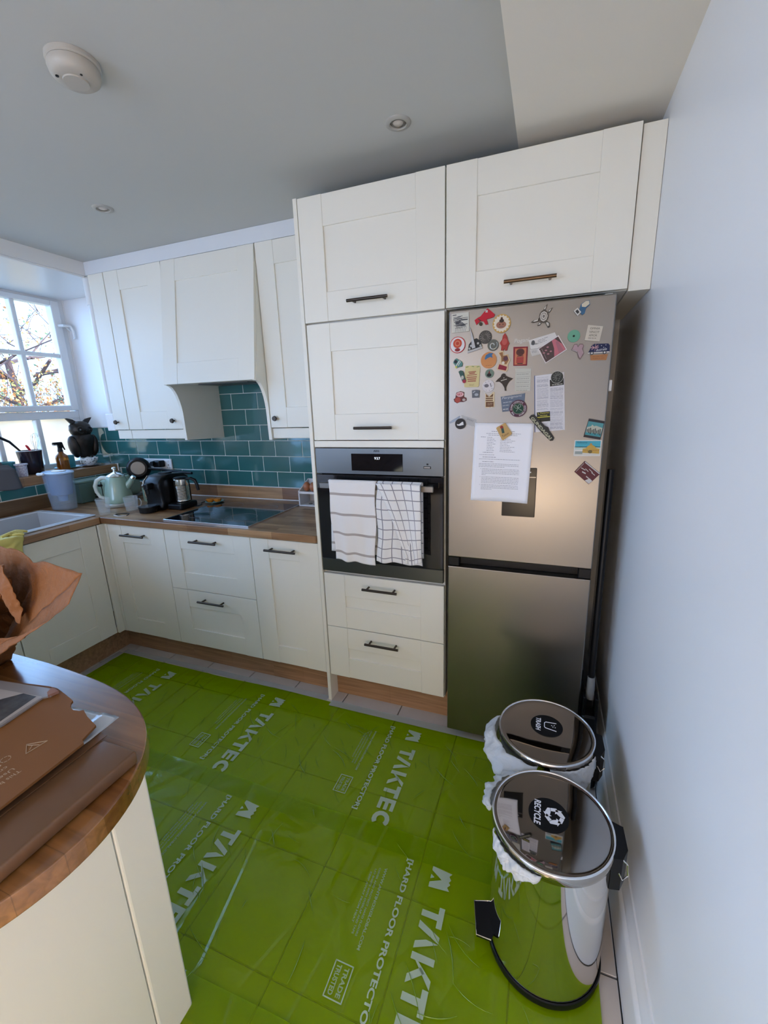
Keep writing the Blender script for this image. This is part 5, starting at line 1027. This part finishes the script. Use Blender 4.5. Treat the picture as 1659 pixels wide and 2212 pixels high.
t = thing('crumpled_tissue', 'crumpled grey-white tissue inside the paper bag', 'tissue', (-.115, -1.275, 1.05))
bm = nb(); bmesh.ops.create_icosphere(bm, subdivisions=4, radius=.040, matrix=Matrix.Translation((-.118, -1.268, 1.095)))
for v in bm.verts: d = (v.co - Vector((-.118, -1.268, 1.095))); v.co += d * (.35 * noise.noise(v.co * 45) - .25 * abs(noise.noise(v.co * 90)))
part('crumple', bm, mat('tissue', (.36, .34, .30), .9), t, smooth='all')

# ------------------------------------------------------------------ sockets and things on the worktop
so = thing('socket_plate', 'long white multi-gang wall socket plate on the teal tiles', 'socket', (-1.716, YB - .012, 1.125))
bm = nb(); box(bm, -1.862, -1.570, .6555, .6678, 1.084, 1.168, .003); part('face_plate', bm, WHITE, so)
bm = nb()
for x in (-1.80, -1.735, -1.655, -1.60): box(bm, x - .007, x + .007, .652, .656, 1.145, 1.158, .001)
part('switches', bm, mat('switch_white', (.7, .72, .74), .3), so)
bm = nb()
for x in (-1.60,):
    box(bm, x - .0025, x + .0025, .6545, .6557, 1.120, 1.129); box(bm, x - .014, x - .008, .6545, .6557, 1.103, 1.107); box(bm, x + .008, x + .014, .6545, .6557, 1.103, 1.107)
part('pin_slots', bm, BLACK, so)
t = thing('black_plug', 'bulky black adaptor plug in the socket plate', 'plug', (-1.69, .63, 1.12)); bm = nb(); box(bm, -1.695, -1.625, .600, .6545, 1.112, 1.160, .010, seg=3); cyl(bm, (-1.680, .602, 1.140), (-1.680, .580, 1.142), .020, .016, n=16); part('body', bm, BLACK, t)
t = thing('white_plug', 'white plug in the left socket with cable going down', 'plug', (-1.80, .64, 1.11)); bm = nb(); box(bm, -1.822, -1.778, .628, .6545, 1.095, 1.138, .006, seg=2); tube(bm, [(-1.80, .640, 1.096), (-1.80, .635, 1.05), (-1.79, .60, .98), (-1.74, .56, .918)], .0032, 8); part('body', bm, WHITE, t)
# frying pan leaning on the wall
t = thing('frying_pan', 'small black frying pan leaning upright with its pale round base showing', 'pan', (-1.74, .53, 1.0))
Mp = Matrix.Translation((-1.745, .52, 1.118)) @ Matrix.Rotation(math.radians(44), 4, 'Z') @ Matrix.Rotation(math.radians(80), 4, 'X')
bm = nb(); lathe(bm, [(0, 0), (.060, 0), (.072, -.012), (.080, -.040), (.077, -.040), (.068, -.012), (.058, -.004), (0, -.004)], n=36, M=Mp); pnb = part('pan_body', bm, BLACK, t, smooth=True)
bm = nb(); lathe(bm, [(0, .003), (.045, .003), (.047, .0005)], n=36, M=Mp); part('base_disc', bm, mat('pan_base', (.26, .24, .22), .4, .6), t, smooth=True)
bm = nb(); tube(bm, [(-1.69, .56, 1.110), (-1.60, .595, 1.100), (-1.50, .605, 1.088), (-1.41, .61, 1.080), (-1.345, .61, 1.078)], [.007, .008, .010, .011, .009], 10); part('handle', bm, BLACK, t, smooth=True)
# coffee machine
cm = thing('coffee_machine', 'black capsule coffee machine with round drip tray beside the hob', 'coffee machine', (-1.27, .3, .908))
bm = nb()
cpr = [(.215, .912), (.205, .930), (.218, .955), (.210, 1.030), (.204, 1.060), (.214, 1.090), (.244, 1.118), (.300, 1.126), (.410, 1.118), (.445, 1.095), (.455, 1.04), (.455, .912)]
prism(bm, cpr, -1.352, -1.212, 'x'); bmesh.ops.bevel(bm, geom=[e for e in bm.edges if abs(e.verts[0].co.x - e.verts[1].co.x) < 1e-5], offset=.012, segments=3, profile=.5, affect='EDGES'); part('body', bm, mat('gloss_black', (.003, .003, .0035), .30, spec=.3), cm, smooth=True)
bm = nb(); tube(bm, [(-1.341, .215, .98), (-1.341, .208, 1.03), (-1.341, .202, 1.060), (-1.341, .213, 1.091), (-1.341, .244, 1.119)], .0035, 6); part('chrome_trim', bm, CHROME, cm, smooth=True)
bm = nb(); box(bm, -1.30, -1.262, .165, .215, 1.045, 1.085, .008, seg=2); cyl(bm, (-1.281, .18, 1.047), (-1.281, .18, 1.020), .009, n=12); part('spout', bm, BLACK, cm)
bm = nb(); cyl(bm, (-1.285, .170, .9105), (-1.285, .170, .945), .052, .056, n=32); tray = part('drip_tray', bm, BLACK, cm, smooth=True)
bm = nb(); cyl(bm, (-1.285, .170, .9452), (-1.285, .170, .9475), .047, n=32); part('tray_grid', bm, mat('dark_chrome', (.12, .13, .15), .25, .7), tray, smooth=True)
bm = nb(); cyl(bm, (-1.285, .33, 1.122), (-1.285, .33, 1.132), .040, n=24); part('top_disc', bm, BLACK, cm, smooth=True)
bm = nb(); box(bm, -1.211, -1.095, .24, .38, .9105, .950, .012, seg=3); part('frother_base', bm, BLACK, cm)
mj = thing('milk_frother', 'ribbed steel milk frother jug with black handle on the coffee machine base', 'jug', (-1.155, .32, .951))
pr_ = [(0, .9515), (.042, .9515), (.044, .955)]
for k in range(14): pr_ += [(.0445, .960 + k * .0068), (.0425, .9634 + k * .0068)]
pr_ += [(.044, 1.062), (.044, 1.092), (.042, 1.094)]
bm = nb(); lathe(bm, [(r, z) for r, z in pr_], (-1.155, .32, 0), 36); part('jug', bm, mat('jug_steel', (.70, .68, .64), .16, 1), mj, smooth=True)
bm = nb(); lathe(bm, [(.0425, 1.0945), (.043, 1.100), (.030, 1.106), (0, 1.107)], (-1.155, .32, 0), 36); part('lid', bm, BLACK, mj, smooth=True)
bm = nb(); tube(bm, [(-1.115, .325, 1.092), (-1.085, .335, 1.097), (-1.062, .343, 1.085), (-1.052, .346, 1.055), (-1.048, .348, 1.020)], [.008, .009, .010, .010, .009], 10); part('handle', bm, BLACK, mj, smooth=True)
bm = nb(); tube(bm, [(-1.097, .35, .9165), (-1.082, .37, .913), (-1.09, .40, .913), (-1.13, .44, .913), (-1.15, .60, .913)], .003, 6); part('power_lead', bm, BLACK, cm, smooth=True)
# orange halves on a teal spoon rest
t = thing('spoon_rest', 'small teal dish beside the coffee machine', 'dish', (-1.045, .475, .9085)); bm = nb(); lathe(bm, [(0, .9095), (.030, .9095), (.056, .920), (.060, .922), (.056, .9235), (.030, .914), (0, .913)], (-1.05, .475, 0), 32); part('dish', bm, mat('teal_dish', (.16, .34, .34), .3), t, smooth=True)
for k, (dx, dy, lb_) in enumerate(((-.024, -.012, 'orange half lying at the left of the teal dish'), (.022, .004, 'orange half lying at the right of the teal dish'))):
    o_ = thing('orange_half', lb_, 'fruit', (-1.05 + dx, .475 + dy, .915), 'orange halves on the dish'); bm = nb(); lathe(bm, [(0, .914), (.015, .916), (.024, .928), (.026, .938), (.024, .941), (0, .940)], (-1.05 + dx, .475 + dy, 0), 20); part('flesh', bm, mat('orange_peel', (.55, .20, .02), .5, bump=((90, 90, 90), .4, .002)), o_, smooth=True)
# kettle
kt = thing('kettle', 'mint green retro kettle with cream handle and knob', 'kettle', (-1.66, .27, .908)); kx, ky = -1.655, .27
bm = nb(); lathe(bm, [(0, .9095), (.085, .9095), (.088, .914), (.088, .928), (.084, .933), (0, .933)], (kx, ky, 0), 36); part('base', bm, mat('kettle_base', (.50, .52, .47), .3, .5), kt, smooth=True)
bm = nb(); lathe(bm, [(0, .934), (.082, .934), (.085, .940), (.083, .965), (.074, 1.020), (.062, 1.075), (.055, 1.098), (.052, 1.102)], (kx, ky, 0), 40); part('body', bm, MINT, kt, smooth=True)
bm = nb(); lathe(bm, [(.0525, 1.102), (.054, 1.106), (.048, 1.113), (.030, 1.124), (.012, 1.130), (.008, 1.134), (.006, 1.140), (.012, 1.146), (.015, 1.154), (.012, 1.163), (0, 1.167)], (kx, ky, 0), 32); part('lid', bm, mat('chrome_lid', (.78, .80, .78), .14, .9), kt, smooth=True)
bm = nb(); tube(bm, [(kx + .050, ky + .026, 1.030), (kx + .075, ky + .040, 1.060), (kx + .098, ky + .052, 1.094)], [.026, .020, .013], 14); part('spout', bm, MINT, kt, smooth=True)
bm = nb(); tube(bm, [(kx + .092, ky + .049, 1.086), (kx + .101, ky + .054, 1.098)], [.0155, .014], 14); part('spout_rim', bm, CHROME, kt, smooth=True)
bm = nb(); tube(bm, [(kx - .046, ky - .024, 1.094), (kx - .075, ky - .040, 1.098), (kx - .104, ky - .056, 1.080), (kx - .118, ky - .064, 1.045), (kx - .116, ky - .062, 1.005), (kx - .100, ky - .054, .972), (kx - .080, ky - .044, .962)], [.012, .013, .013, .012, .011, .010, .009], 12); part('handle', bm, mat('cream_handle', (.62, .66, .60), .28), kt, smooth=True)
# toaster
ts = thing('toaster', 'mint green toaster with dark lever behind the kettle', 'toaster', (-1.86, .40, .908))
bm = nb(); box(bm, -1.962, -1.792, .315, .575, .925, 1.075, .035, seg=5); part('body', bm, MINT, ts, smooth=True)
bm = nb(); box(bm, -1.957, -1.797, .32, .57, .910, .9245, .004); part('base', bm, mat('toaster_base', (.42, .44, .42), .3, .8), ts)
bm = nb(); box(bm, -1.925, -1.905, .35, .54, 1.0752, 1.0775); box(bm, -1.848, -1.828, .35, .54, 1.0752, 1.0775); part('slots', bm, BLACK, ts)
bm = nb(); box(bm, -1.868, -1.862, .3125, .3155, .955, 1.050, .001); box(bm, -1.879, -1.851, .295, .3145, 1.020, 1.036, .004); part('lever', bm, BLACK, ts)
bm = nb()
for z in (.945, .965, .985): cyl(bm, (-1.925, .3155, z), (-1.925, .305, z), .007, n=12)
part('dials', bm, BLACK, ts)
bx = thing('bread_bin', 'dark green metal storage box between the water jug and the toaster', 'box', (-2.02, .38, .908)); bm = nb(); box(bm, -2.098, -1.972, .235, .50, .9095, 1.045, .006, seg=2); part('body', bm, GREENBOX, bx); bm = nb(); box(bm, -2.100, -1.970, .233, .502, 1.0455, 1.060, .004, seg=2); part('lid', bm, mat('box_lid', (.20, .28, .23), .4), bx)
t = thing('sugar_jar', 'small jar with pale lid behind the kettle spout', 'jar', (-1.58, .42, .908)); bm = nb(); lathe(bm, [(0, .9095), (.034, .9095), (.036, .93), (.036, 1.00), (.030, 1.012)], (-1.575, .43, 0), 24); part('body', bm, MINT, t, smooth=True); bm = nb(); lathe(bm, [(.032, 1.0125), (.036, 1.018), (.028, 1.030), (.010, 1.036), (.008, 1.044), (.012, 1.052), (0, 1.060)], (-1.575, .43, 0), 24); part('lid', bm, mat('pale_lid', (.72, .78, .80), .3), t, smooth=True)
# water filter jug
wj = thing('water_filter_jug', 'blue plastic water filter jug with pale lid by the sink', 'jug', (-1.935, .095, .908)); jx, jy = -1.935, .095
def ell(bm, prof, cx, cy, sx=1, sy=1, n=40): return lathe(bm, prof, (cx, cy, 0), n, sx=sx, sy=sy)
bm = nb(); ell(bm, [(0, .910), (.066, .910), (.072, .916), (.082, 1.02), (.090, 1.145), (.0885, 1.145), (.080, 1.02), (.070, .918), (0, .914)], jx, jy, 1.15, .85); part('jug', bm, milky('jug_plastic', (.50, .60, .72), .22), wj, smooth=True)
bm = nb(); ell(bm, [(0, .965), (.030, .965), (.034, 1.00), (.068, 1.010), (.074, 1.05), (.083, 1.140)], jx, jy, 1.12, .82); part('funnel', bm, milky('blue_funnel', (.16, .30, .62), .60), wj, smooth=True)
bm = nb(); ell(bm, [(.092, 1.1455), (.093, 1.152), (.086, 1.157), (.050, 1.159), (0, 1.160)], jx, jy, 1.15, .85); part('lid', bm, mat('blue_white_lid', (.45, .58, .75), .25), wj, smooth=True)
bm = nb(); ell(bm, [(.044, 1.1605), (.042, 1.164), (0, 1.165)], jx + .03, jy - .01, 1.1, .8); part('lid_hatch', bm, WHITE, wj, smooth=True)
bm = nb(); tube(bm, [(jx - .085, jy - .045, 1.140), (jx - .075, jy - .072, 1.146), (jx - .035, jy - .092, 1.150), (jx + .01, jy - .088, 1.152)], [.006, .009, .010, .007], 8); part('pour_spout', bm, WHITE, wj, smooth=True)
bm = nb(); ell(bm, [(0, .9145), (.069, .9145), (.0725, .945), (0, .945)], jx, jy, 1.13, .83); part('water', bm, milky('water', (.5, .5, .5), .15), wj, smooth=True)
# glasses
RG = milky('glass_body', (.75, .82, .86), .16, .03)
t = thing('tumbler', 'faceted glass tumbler at the worktop corner', 'glass', (-1.515, .055, .908), 'glasses by the kettle')
bm = nb(); lathe(bm, [(0, .9095), (.027, .9095), (.030, .914), (.033, .935), (.0355, .940), (.0345, .965), (.038, .972), (.041, 1.008), (.0395, 1.008), (.0355, .975), (.031, .965), (.030, .940), (.026, .925), (0, .922)], (-1.515, .055, 0), 16); part('tumbler', bm, RG, t, smooth=True)
t = thing('glass_mug', 'clear glass mug with handle beside the tumbler', 'glass', (-1.42, .165, .908), 'glasses by the kettle')
bm = nb(); lathe(bm, [(0, .9095), (.030, .9095), (.034, .914), (.038, .95), (.042, 1.000), (.0405, 1.000), (.036, .95), (.032, .918), (0, .915)], (-1.42, .165, 0), 32); part('mug', bm, RG, t, smooth=True)
bm = nb(); tube(bm, [(-1.382, .175, .988), (-1.362, .182, .985), (-1.355, .185, .965), (-1.362, .182, .942), (-1.386, .173, .935)], .004, 8); part('handle', bm, RG, t, smooth=True)
t = thing('cable_loop', 'black and white looped band lying on the worktop edge', 'band', (-1.385, .068, .909)); 
bm = nb(); tube(bm, [(-1.385 + .045 * math.cos(a), .068 + .026 * math.sin(a), .9125 + .003 * math.sin(a * 2)) for a in [2 * PI * k / 28 for k in range(28)]], .0026, 6, closed=True); part('black_band', bm, BLACK, t, smooth=True)
bm = nb(); tube(bm, [(-1.388 + .050 * math.cos(a), .060 + .026 * math.sin(a), .9110) for a in [PI * .95 + PI * 1.0 * k / 16 for k in range(17)]], .0018, 6); part('white_band', bm, WHITE, t, smooth=True)
# egg shelf
es = thing('egg_shelf', 'small white two-tier egg shelf beside the oven tower', 'shelf', (-.30, .59, .908))
WP = mat('white_wood', (.66, .64, .64), .5); bm = nb()
box(bm, -.432, -.10, .520, .650, .9095, .918, .001); box(bm, -.432, -.10, .520, .650, .988, .996, .001); part('tiers', bm, WP, es)
bm = prism(nb(), [(.520, .918), (.520, 1.004), (.645, 1.062), (.650, 1.062), (.650, .918)], -.4325, -.425, 'x'); part('side', bm, WP, es)
bm = prism(nb(), [(.520, .918), (.520, 1.004), (.645, 1.062), (.650, 1.062), (.650, .918)], -.106, -.099, 'x'); part('side', bm, WP, es)
bm = nb(); box(bm, -.425, -.106, .644, .6495, .918, 1.062); box(bm, -.425, -.106, .520, .526, .996, 1.002); part('back', bm, WP, es)
for x, y, lb_ in ((-.392, .560, 'brown egg nearest the sloping side of the white egg shelf'), (-.345, .556, 'brown egg on the white shelf, half hidden by the oven tower side')):
    o_ = thing('egg', lb_, 'egg', (x, y, .9965), 'brown eggs on the shelf'); bm = nb()
    lathe(bm, [(0, 0)] + [(.0235 * math.sin(PI * j / 12) * (1 - .12 * (j / 12 - .5)), .030 - .030 * math.cos(PI * j / 12)) for j in range(1, 12)] + [(0, .060)], (x, y, .9965), 20); part('shell', bm, mat('egg_brown', (.36, .13, .06), .4), o_, smooth='all')
for k, x in enumerate((-.37, -.345)):
    o_ = thing('small_lid', ('shiny small lid at the front left of the lower egg shelf tier', 'shiny small lid further back on the lower egg shelf tier')[k], 'lid', (x, .56, .9185), 'small lids on the lower tier'); bm = nb(); cyl(bm, (x, .555 + .03 * k, .9185), (x, .555 + .03 * k, .922), .012, n=16); part('disc', bm, STEEL, o_)
# yellow glove over the worktop edge
gl = thing('yellow_rubber_glove', 'yellow rubber glove draped over the edge of the sink worktop', 'glove', (-1.50, -.53, .91))
YG = mat('yellow_rubber', (.66, .57, .17), .5, bump=((50, 50, 50), .3, .003))
def gf(u, v):   # sheet draped over the edge: v across the edge, u along it
    y = -.425 - .24 * u; L_ = .175 * v
    if L_ < .085: x = -1.558 + L_; z = .9145
    else: x = -1.470 + .006 * math.sin(u * 9); z = .912 - (L_ - .085)
    n = noise.noise(Vector((u * 7, v * 7, 2))); k = .5 + .5 * math.sin(PI * u)
    return (x + .010 * n * (v > .5), y + .012 * math.sin(v * 5), z + (.014 * abs(n) + .010) * k * (v < .55) + (.012 * math.sin(u * 11) if v > .85 else 0))
grid('cuff', gf, 40, 30, YG, gl, thick=.0015)
for k in range(4):
    bm = nb(); y0 = -.440 - .016 * k; tube(bm, [(-1.545 + .010 * k, y0, .929), (-1.535 + .008 * k, y0 + .030, .936), (-1.528 + .006 * k, y0 + .058 - .006 * k, .928), (-1.524 + .006 * k, y0 + .072 - .008 * k, .922)], [.009, .0085, .0075, .0055], 8); part('finger', bm, YG, gl, smooth=True)
bm = nb(); tube(bm, [(-1.50, -.448, .925), (-1.488, -.425, .929), (-1.482, -.408, .922)], [.009, .008, .006], 8); part('thumb', bm, YG, gl, smooth=True)

# ------------------------------------------------------------------ on the windowsill
SZ = 1.1265
ow = thing('owl_sculpture', 'dark metal owl sculpture with pointed ears at the window end of the sill', 'sculpture', (-2.29, .535, SZ)); ox, oy = -2.29, .540
OWL = mat('dark_rusted_metal', (.035, .028, .024), .38, .7, bump=((35, 35, 35), .6, .004))
bm = nb(); lathe(bm, [(0, 1.185), (.030, 1.188), (.052, 1.215), (.072, 1.270), (.080, 1.310), (.074, 1.345), (.056, 1.365), (.050, 1.370)], (ox, oy, 0), 32, sx=.8); part('body', bm, OWL, ow, smooth=True)
bm = nb(); lathe(bm, [(.045, 1.345), (.066, 1.362), (.075, 1.390), (.070, 1.425), (.048, 1.448), (.020, 1.455), (0, 1.456)], (ox, oy, 0), 32, sx=.85); hd_ = part('head', bm, OWL, ow, smooth=True)
for s in (-1, 1):
    bm = nb(); prism(bm, [(oy + s * .018, 1.446), (oy + s * .056, 1.428), (oy + s * .096, 1.478), (oy + s * .090, 1.480), (oy + s * .050, 1.470)], ox - .004, ox + .010, 'x'); part('ear', bm, OWL, ow)
    c = Vector((ox + .052, oy - .004 + s * .032, 1.392)); bm = nb(); tube(bm, [c + Vector((.003, .021 * math.cos(a), .021 * math.sin(a))) for a in [2 * PI * k / 20 for k in range(20)]], .005, 6, closed=True); part('eye_ring', bm, OWL, hd_, smooth=True)
    bm = nb(); lathe(bm, [(0, .006), (.008, .004), (.011, 0)], n=16, M=Matrix.Translation(c + Vector((.0, 0, 0))) @ Matrix.Rotation(PI / 2, 4, 'Y')); part('eye', bm, mat('owl_eye', (.16, .15, .15), .2, .8), hd_, smooth=True)
    bm = nb(); lathe(bm, [(0, 0)] + [(.030 * math.sin(PI * q / 12), .082 - .082 * math.cos(PI * q / 12)) for q in range(1, 12)] + [(0, .164)], n=16, sx=1.5, M=Matrix.Translation((ox + .004, oy + s * .062, 1.190)) @ Matrix.Rotation(-s * .13, 4, 'X')); part('wing', bm, OWL, ow, smooth=True)
    bm = nb(); tube(bm, [(ox + .010, oy + s * .040, 1.225), (ox + .016, oy + s * .043, 1.165), (ox + .018, oy + s * .045, SZ + .0045)], [.007, .005, .004], 8); part('leg', bm, OWL, ow, smooth=True)
bm = nb(); lathe(bm, [(0, -.016), (.006, -.006), (.008, .004), (0, .010)], n=10, M=Matrix.Translation((ox + .064, oy - .002, 1.380))); part('beak', bm, OWL, hd_, smooth=True)
t = thing('saucer', 'white saucer under the patterned cup on the sill', 'saucer', (-2.20, .50, SZ)); bm = nb(); lathe(bm, [(0, SZ + .0005), (.030, SZ + .0005), (.068, SZ + .011), (.070, SZ + .013), (.066, SZ + .013), (.030, SZ + .004), (0, SZ + .0035)], (-2.205, .505, 0), 36); part('dish', bm, mat('china_dark', (.28, .28, .32), .3), t, smooth=True)
cu = thing('patterned_teacup', 'white scalloped teacup with dark leaf pattern in front of the owl', 'cup', (-2.205, .505, SZ + .005))
bm = nb(); NN = 48; prof = [(.022, SZ + .0045), (.026, SZ + .012), (.040, SZ + .020), (.050, SZ + .040), (.057, SZ + .062)]
lathe(bm, prof, (-2.205, .505, 0), NN)
for v in bm.verts:
    if v.co.z > SZ + .05: a = math.atan2(v.co.y - .505, v.co.x + 2.205); v.co.z += .0045 * math.cos(a * 7)
bm.faces.new([v for v in bm.verts if abs(v.co.z - SZ - .0045) < 1e-5][::-1])
CH = mat('china_white', (.82, .84, .86), .2); o_ = part('bowl', bm, CH, cu, smooth=True); s_ = o_.modifiers.new('s', 'SOLIDIFY'); s_.thickness = .0022; s_.offset = -1
bm = nb(); tube(bm, [(-2.205, .505 - .050, SZ + .052), (-2.203, .505 - .068, SZ + .050), (-2.202, .505 - .070, SZ + .034), (-2.203, .505 - .046, SZ + .026)], .0035, 8); part('handle', bm, CH, cu, smooth=True)
bm = nb(); random.seed(2)
for k in range(26):
    a = -1.5 + 3.0 * random.random(); zz = SZ + .024 + .034 * random.random(); rr = .0412 + (zz - SZ - .020) * .42 + .0012
    n_ = Vector((math.cos(a), math.sin(a), 0)); tn = Vector((-math.sin(a), math.cos(a), 0)); c = Vector((-2.205, .505, zz)) + n_ * rr; w_ = random.uniform(.0025, .0048); th_ = random.random() * 3
    e1 = tn * math.cos(th_) + Vector((0, 0, 1)) * math.sin(th_); e2 = -tn * math.sin(th_) + Vector((0, 0, 1)) * math.cos(th_)
    bm.faces.new([bm.verts.new(c + e1 * w_ * 1.5), bm.verts.new(c + e2 * w_ * .7), bm.verts.new(c - e1 * w_ * 1.5), bm.verts.new(c - e2 * w_ * .7)])
part('leaf_print', bm, mat('leaf_print', (.08, .09, .10), .4), cu)
sp = thing('spray_bottle', 'amber glass spray bottle with black trigger head', 'bottle', (-2.20, .29, SZ)); bx_, by_ = -2.185, .300
bm = nb(); lathe(bm, [(0, SZ + .0005), (.036, SZ + .0005), (.038, SZ + .006), (.038, SZ + .085), (.034, SZ + .102), (.018, SZ + .118), (.014, SZ + .130)], (bx_, by_, 0), 32); part('bottle', bm, mat('amber_glass', (.42, .14, .015), .06, trans=.6, ior=1.45), sp, smooth=True)
bm = nb(); lathe(bm, [(0, SZ + .003), (.034, SZ + .003), (.034, SZ + .070), (0, SZ + .070)], (bx_, by_, 0), 24); part('liquid', bm, mat('dark_amber', (.06, .02, .005), .2), sp, smooth=True)
bm = nb(); cyl(bm, (bx_, by_, SZ + .1305), (bx_, by_, SZ + .155), .017, .013, n=18); box(bm, bx_ - .009, bx_ + .009, by_ - .042, by_ + .020, SZ + .176, SZ + .196, .004); box(bm, bx_ - .008, bx_ + .008, by_ - .012, by_ + .016, SZ + .15, SZ + .180, .004)
tube(bm, [(bx_, by_ + .018, SZ + .190), (bx_, by_ + .022, SZ + .165), (bx_, by_ + .032, SZ + .140)], [.006, .006, .004], 6); part('trigger_head', bm, BLACK, sp, smooth=True)
bm = nb(); box(bm, bx_ - .007, bx_ + .0095, by_ - .043, by_ - .018, SZ + .174, SZ + .182, .002); part('nozzle', bm, WHITE, sp)
TE = mat('teal_pottery', (.07, .30, .33), .35)
t = thing('teal_mug', 'teal mug standing behind the amber spray bottle', 'mug', (-2.30, .37, SZ)); bm = nb(); lathe(bm, [(0, SZ + .0062), (.038, SZ + .0062), (.042, SZ + .012), (.042, SZ + .090), (.039, SZ + .090), (.038, SZ + .014), (0, SZ + .012)], (-2.29, .405, 0), 28); part('mug', bm, TE, t, smooth=True)
t = thing('teal_plate', 'flat teal plate under the teal mug on the sill', 'plate', (-2.28, .37, SZ)); bm = nb(); lathe(bm, [(0, SZ + .0005), (.05, SZ + .0005), (.085, SZ + .009), (.083, SZ + .0105), (.05, SZ + .0055), (0, SZ + .0055)], (-2.285, .395, 0), 36); part('plate', bm, TE, t, smooth=True)
up = thing('utensil_pot', 'dark glazed utensil pot with white rim on the sill', 'pot', (-2.24, .145, SZ)); ux, uy = -2.245, .140
bm = nb(); lathe(bm, [(0, SZ + .0005), (.056, SZ + .0005), (.060, SZ + .006), (.064, SZ + .09), (.070, SZ + .154), (.066, SZ + .154), (.060, SZ + .09), (.056, SZ + .010), (0, SZ + .008)], (ux, uy, 0), 36); part('pot', bm, mat('dark_glaze', (.018, .012, .02), .12), up, smooth=True)
bm = nb(); tube(bm, [(ux + .068 * math.cos(a), uy + .068 * math.sin(a), SZ + .155) for a in [2 * PI * k / 36 for k in range(36)]], .0028, 6, closed=True); part('rim', bm, WHITE, up, smooth=True)
t = thing('black_ladle', 'black angled utensil handle leaning out of the pot to the left', 'utensil', (ux, uy, SZ + .01)); bm = nb(); tube(bm, [(ux + .01, uy + .02, SZ + .02), (ux + .01, uy - .058, SZ + .160), (ux + .02, uy - .110, SZ + .222), (ux + .04, uy - .180, SZ + .262), (ux + .05, uy - .24, SZ + .28)], [.004, .006, .008, .009, .008], 8); part('handle', bm, BLACK, t, smooth=True)
t = thing('red_spatula', 'red handled utensil standing in the dark pot', 'utensil', (ux, uy, SZ + .01)); bm = nb(); tube(bm, [(ux, uy + .01, SZ + .02), (ux + .02, uy - .004, SZ + .158), (ux + .028, uy - .020, SZ + .182), (ux + .03, uy - .028, SZ + .192)], [.004, .007, .008, .005], 8); part('handle', bm, mat('red_silicone', (.62, .03, .05), .4), t, smooth=True)
t = thing('balloon_whisk', 'wire balloon whisk standing in the dark pot', 'whisk', (ux, uy, SZ + .01)); bm = nb(); b0 = Vector((ux, uy + .045, SZ + .150)); ax = Vector((.02, .12, 1)).normalized(); sd = ax.orthogonal().normalized(); fd = ax.cross(sd)
for k in range(5):
    a = k * PI / 5; e = sd * math.cos(a) + fd * math.sin(a); tube(bm, [b0 + ax * (.115 * (1 - math.cos(s)) / 2 + .0) * 1.0 + e * (.036 * math.sin(s) * (.35 + .65 * (1 - math.cos(s)) / 2)) for s in [2 * PI * j / 28 for j in range(29)]], .0010, 4)
part('wires', bm, CHROME, t, smooth=True); bm = nb(); cyl(bm, b0 + Vector((0, 0, .004)), (ux + .005, uy + .012, SZ + .015), .006, n=10); part('handle', bm, CHROME, t, smooth=True)
t = thing('speckled_cup', 'small white speckled tapered cup in front of the dark pot', 'cup', (-2.165, .035, SZ)); bm = nb(); lathe(bm, [(0, SZ + .0005), (.026, SZ + .0005), (.030, SZ + .070), (.036, SZ + .074), (.036, SZ + .082), (.032, SZ + .082), (.028, SZ + .070), (.024, SZ + .006), (0, SZ + .005)], (-2.175, .035, 0), 28); part('cup', bm, mat('speckled', (.75, .76, .80), .4, var=((120, 120, 120), (.45, .40, .55), .12)), t, smooth=True)
t = thing('teal_bowl', 'teal ribbed bowl partly hidden behind the speckled cup', 'bowl', (-2.25, -.02, SZ)); bm = nb(); lathe(bm, [(0, SZ + .0005), (.040, SZ + .0005), (.056, SZ + .04), (.060, SZ + .095), (.056, SZ + .095), (.050, SZ + .04), (.036, SZ + .006), (0, SZ + .005)], (-2.27, -.008, 0), 30); part('bowl', bm, TE, t, smooth=True)
gc = thing('grey_felt_basket', 'dark grey folded felt basket on the sill at the left edge', 'basket', (-2.16, -.20, 1.05))
FE = mat('grey_felt', (.10, .10, .11), .95, bump=((300, 300, 300), .4, .001))
bm = nb(); box(bm, -2.27, -2.145, -.45, -.075, SZ + .0008, SZ + .110, .012, seg=3); part('basket', bm, FE, gc)
def cf(u, v):
    y = -.46 + .41 * u + .03 * v; L_ = .19 * v
    x, z = (-2.142 + L_ * .20, SZ + .085 - L_ * .25) if L_ < .06 else (-2.116 + .010 * math.sin(u * 8), SZ + .07 - (L_ - .06) * 1.0)
    return (x, y, z + .006 * math.sin(u * 9 + v * 3))
grid('hanging_flap', cf, 24, 20, FE, gc, thick=.003)
